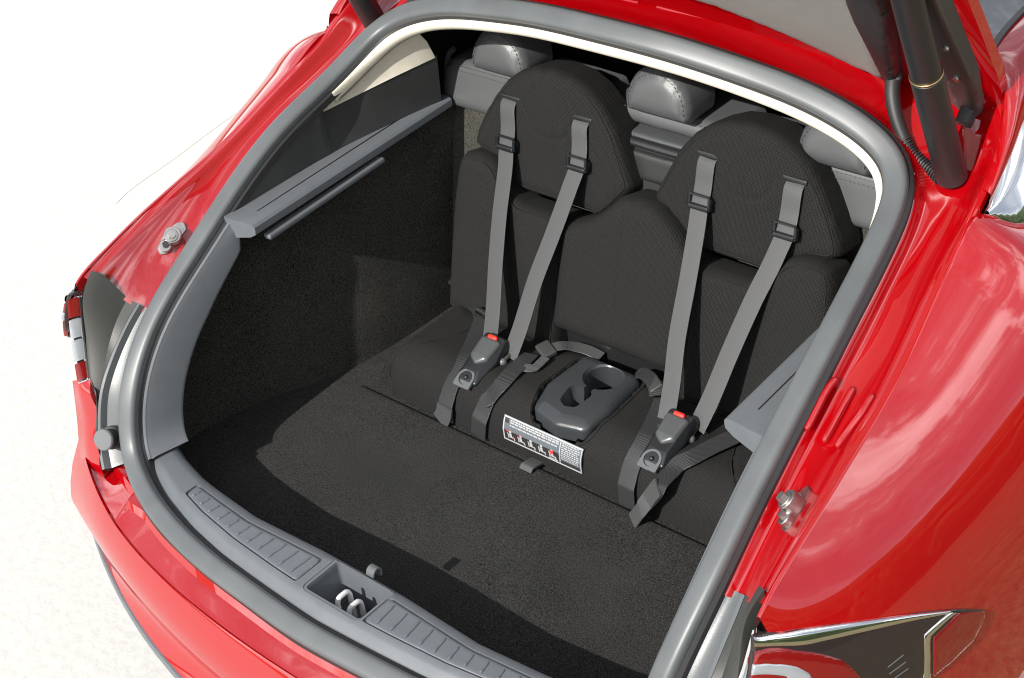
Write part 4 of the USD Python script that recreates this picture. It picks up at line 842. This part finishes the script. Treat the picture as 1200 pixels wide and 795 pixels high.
# ------------------------------------------------------------ harnesses
def on_cush(pts, h=.003):
    p = np.array(pts, float); return np.c_[p[:, :2], cush_z(p[:, 0], p[:, 1]) + h]
def front_pts(pts, dy=-.004):
    p = np.array(pts, float); return np.c_[p[:, 0], np.full(len(p), .6265 + dy), p[:, 2]]
def slide(parent, c, n, along, w=.046, h=.028, name='strap_adjuster', m_='buckle_plastic', ribs=True):
    """a ladder buckle: frame with an upper window for the strap and a deep lower bar with ribbed ends."""
    Bm = basis(n, np.cross(along, n)); c = np.asarray(c, float); n = unit(n)
    fr_ = rounded(sg.box(-w / 2, -h / 2, w / 2, h / 2), .005).difference(rounded(sg.box(-w / 2 + .0042, -h / 2 + .011, w / 2 - .0042, h / 2 - .0035), .002))
    a_ = obj(name, [put(prism(fr_, .0055), c - n * .001, Bm), put(rbox(w - .002, .0105, .009, .003), c + Bm @ A(0, -h / 2 + .0055, .0035), Bm)], m_, parent, smooth=25)
    if ribs: obj('grip_ribs', [put(rbox(.005, .0016, .008, .0007), c + Bm @ A(sx * (w / 2 + .001), (k - 2.5) * .0038, .003), Bm) for sx in (-1, 1) for k in range(6)], m_, a_, kind='stuff')
    return a_
def harness(s, lab):
    h = thing('harness', lab, 'harness', None)
    cx = .228 * s
    for kx, top, adj, bot, nm in ((.328, 1.148, 1.062, (.254, .762, .722), 'outer'), (.146, 1.148, 1.066, (.192, .750, .717), 'inner')):
        t0 = mapH(A(s * kx), A(top + .004), A(.012))[0]; t1 = mapH(A(s * kx), A(top - .010), A(.026))[0]; t2 = mapH(A(s * (kx - .002)), A(adj + .03), A(.026))[0]
        ad = mapH(A(s * (kx - .003)), A(adj), A(.030))[0]; e = A(s * bot[0], bot[1], bot[2])
        sag = [ad * (1 - q) + e * q + A(.0022 * math.sin(q * 9 + kx * 40), -.002, .000) * A(1, math.sin(q * math.pi), math.sin(q * math.pi)) for q in (.12, .35, .6, .85)]
        P = np.vstack([t0, t1, t2, ad, sag, e]); dirs = unit(e - ad)
        up = np.vstack([[Hn] * 4, [unit(A(.10 * s, -.75, .42)), unit(A(.26 * s, -.75, .42)), unit(A(-.06 * s, -.75, .42)), unit(A(.2 * s, -.75, .42))], unit(A(0, -.5, .8))])
        obj('shoulder_strap', ribbon(P, up, .037, .0014, n=90, wid=A(1, 0, 0)), 'webbing_grey', h, smooth=50)
        slide(h, ad + Hn * .002, Hn, A(0, .25, 1), .047, .030)
        # looped tail of webbing behind the adjuster
        # tongue with its round end beside the buckle
        k = A(cx + s * (.030 if nm == 'outer' else -.034), .738 if nm == 'outer' else .732, .716)
        tg_ = obj('tongue', tube([e + A(0, .006, .004), e * .6 + k * .4 + A(0, 0, .003), k], .0045, 10), 'dark_plastic', h)
        obj('tongue_end', put(trimesh.creation.icosphere(3, .0085), k), 'channel_paint', tg_, smooth=True)
        obj('stitched_end', ribbon([e + A(0, .014, .012), e + A(0, .002, -.003)], unit(A(0, -.5, .8)), .036, .0024, n=8, wid=A(1, 0, 0)), 'webbing_grey', tg_)
    # buckle lying on the cushion, button towards the backrest
    zc = float(cush_z(cx, .72)[0]); tilt = unit(A(0, -.30, 1)); Bk = basis(tilt, A(1, 0, 0)); c0 = A(cx, .714, zc + .008)
    base = m3.Manifold.batch_hull([m3.Manifold.sphere(.007, 16).translate((x, y, z)) for x, y, z in ((-.021, .042, .0), (.021, .042, 0), (-.023, .0, -.002), (.023, 0, -.002), (-.018, -.048, -.004), (.018, -.048, -.004), (-.018, .040, .009), (.018, .040, .009), (-.014, -.03, .003), (.014, -.03, .003))])
    bk = obj('buckle', put(from_man(base.scale((1.15, 1.15, 1.1))), c0, Bk), 'buckle_plastic', h, smooth=45)
    cap = m3.Manifold.batch_hull([m3.Manifold.sphere(r, 20).translate((x, y, z)) for x, y, z, r in ((-.013, .026, .013, .008), (.013, .026, .013, .008), (-.010, -.004, .010, .009), (.010, -.004, .010, .009), (0, -.012, .008, .008))])
    obj('buckle_cap', put(from_man(cap.scale((1.22, 1.2, 1.15))), c0, Bk), 'buckle_silver', bk, smooth=60)
    obj('release_button', put(rbox(.024, .010, .010, .004), c0 + Bk @ A(0, .041, .0205), Bk @ basis(A(0, .5, 1))), 'button_red', bk, smooth=50)
    # crotch strap loop in front of the buckle
    lp = rounded(sg.Point(0, 0).buffer(.0205).union(sg.box(-.0205, -.020, .0205, 0)), .003)
    c1 = A(cx - .001, .660, float(cush_z(cx, .660)[0]) + .0065)
    lo_ = obj('crotch_loop', put(from_man(to_man(prism(lp, .006)) - m3.Manifold.cylinder(.02, .0150, .0165, 28).translate((0, .001, .0022))), c1 - A(0, 0, .002), basis(unit(A(0, -.6, 1)), A(1, 0, 0))), 'channel_paint', h, smooth=30)
    obj('loop_pin', put(from_man(m3.Manifold.sphere(.005, 14)), c1 + A(0, .0, .003)), 'black_plastic', lo_)
    return h
def hug(x0, y0, x1, z1=.606, off=.0035):
    """points down over the rounded front edge of the cushion, from (x0, y0) on top to x1 at the bottom."""
    p = []
    for y in (y0, (y0 + .645) / 2, .648, .640, .634): p.append((y, float(cush_z(0.5 * (x0 + x1), y)[0]), max(.0, (.66 - y) / .035)))
    p = [(y - min(k, 1) * off, z + off * (1 if k < .9 else .4)) for y, z, k in p] + [(.6265 - off, z) for z in np.linspace(.648, z1, 4)]
    p = np.array(p); d = np.r_[0, np.cumsum(np.linalg.norm(np.diff(p, axis=0), axis=1))] / np.linalg.norm(np.diff(p, axis=0), axis=1).sum()
    q = np.c_[x0 + (x1 - x0) * d, p]; nn = [unit(A(0, -.25, 1)), unit(A(0, -.3, 1)), unit(A(0, -.6, 1)), unit(A(0, -.9, .8)), unit(A(0, -1, .5))] + [A(0, -1, .0)] * 4
    return q, np.array(nn)
def lap(h, pts, front=None, w=.037, mat_='webbing_black', lift=.006, name='lap_strap', zs=None):
    P = on_cush(pts, lift)
    if zs is not None: P[:, 2] += np.asarray(zs)
    ups = np.array([unit(A(0, -.2, 1))] * len(P))
    if front is not None:
        q, nn = hug(pts[-1][0], pts[-1][1] - .004, front[0], front[1], .0040); P = np.vstack([P[:-1], q]); ups = np.vstack([ups[:-1], nn])
    return obj(name, ribbon(P, ups, w, .0014, n=90), mat_, h, smooth=50), P
hl_ = harness(-1, 'grey four-strap child harness on the left small seat')
LO_ = [(-0.408, 0.864), (-0.329, 0.824), (-0.302, 0.776), (-0.269, 0.712), (-0.253, 0.67)]
fL = [(-0.262, 0.624, 0.642), (-0.275, 0.624, 0.593), (-0.184, 0.624, 0.596), (0.191, 0.624, 0.615)]
lap(hl_, LO_, (fL[0][0] - .004, .612), zs=[.010, .006, .002, .0, .0])
slide(hl_, on_cush([(-0.326, 0.824)])[0] + A(0, 0, .012), unit(A(.1, -.3, 1)), A(-.1, -1, 0), .044, .020, 'plate_adjuster', 'lid_plastic', ribs=False)
obj('end_tab', ribbon(np.array([(fL[0][0] + .001, .6195, .648), (fL[0][0] - .004, .6185, .628), (fL[1][0] - .004, .617, .606)]), A(0, -1, .05), .040, .0022, n=10, wid=A(1, 0, 0)), 'buckle_silver', hl_)
obj('strap_anchor', put(rbox(.024, .050, .016, .004), (-.452, .890, .742), basis(A(-.3, -.4, 1))), 'steel', hl_)
lap(hl_, [(-0.158, 0.776), (-0.151, 0.726), (-0.148, 0.68), (-0.159, 0.653)], (fL[2][0] + .004, .606), zs=[.004, .002, 0, 0])
lap(hl_, [(-0.049, 0.864), (-0.071, 0.86), (-0.102, 0.844), (-0.12, 0.819), (-0.134, 0.796)], None, mat_='webbing_grey', w=.026, zs=[.004, .008, .008, .010, .012], name='inner_strap')
obj('adjuster_block', put(rbox(.030, .040, .012, .003), on_cush([(-0.135, 0.799)])[0] + A(0, 0, .013), basis(unit(A(.1, -.2, 1)), A(.4, 1, 0))), 'dark_plastic', hl_)
lap(hl_, [(-0.119, 0.779), (-0.119, 0.746), (-0.139, 0.733)], None, mat_='webbing_grey', w=.020, zs=[.006, .002, .002], name='strap_loop')
hr_ = harness(1, 'grey four-strap child harness on the right small seat')
lap(hr_, [(0.043, 0.835), (0.07, 0.836), (0.101, 0.827), (0.137, 0.799)], None, w=.028, zs=[.004, .012, .016, .008], name='inner_strap')
obj('adjuster_block', put(rbox(.028, .040, .010, .003), on_cush([(0.116, 0.82)])[0] + A(0, 0, .014), basis(unit(A(-.3, -.3, 1)), A(.7, 1, 0))), 'dark_plastic', hr_)
lap(hr_, [(0.153, 0.799), (0.168, 0.759), (0.187, 0.705), (0.193, 0.677)], (fL[3][0], .604), zs=[.006, .002, 0, 0])
Pq = on_cush([(0.345, 0.814), (0.331, 0.775), (0.311, 0.73), (0.294, 0.688), (0.277, 0.664)], .006); Pq[:, 2] += [.012, .010, .006, .003, .002]
tl_ = np.array([(0.277, 0.612, 0.7), (0.252, 0.612, 0.657)] + [(0.244, 0.6, 0.64), (0.219, 0.6, 0.596)])
ro = np.vstack([Pq, tl_ + A(0, 0, 0)]); ru = np.array([unit(A(0, -.2, 1))] * 4 + [unit(A(-.1, -.6, 1))] + [unit(A(-.25, -.8, .6))] * 2 + [unit(A(-.35, -.7, .6))] * 2)
obj('lap_strap', ribbon(ro[:7], ru[:7], .036, .0014, n=80), 'webbing_black', hr_, smooth=50)
obj('end_tab', ribbon(ro[5:] + A(0, -.003, .002), ru[5:], .036, .0018, n=24), 'webbing_grey', hr_)
obj('strap_anchor', put(rbox(.024, .050, .016, .004), (.452, .890, .742), basis(A(.3, -.4, 1))), 'steel', hr_)
obj('strap_guide', put(rbox(.030, .020, .014, .004), on_cush([(0.339, 0.823)])[0] + A(0, 0, .016), basis(A(0, -.2, 1))), 'dark_plastic', hr_)

# ------------------------------------------------------------ a clipped hedge along the edge of the concrete, mirrored dark in the paint
hx, hy = np.meshgrid(np.linspace(0, 1, 40), np.linspace(-9, 26, 220), indexing='ij')
ang = hx * np.pi; hg = np.stack([9.2 - 1.1 * np.cos(ang), hy, 3.4 * np.sin(ang) ** .5], -1)
hg = hg + ((meshkit.fbm(hg * 1.3, 4, 2)[..., None] - .5) * A(.7, .2, .7)) * (hx > .02)[..., None]
obj('hedge', sheet(hg), 'leaves_dark', smooth=False, label='tall clipped green hedge along the edge of the concrete', category='hedge')
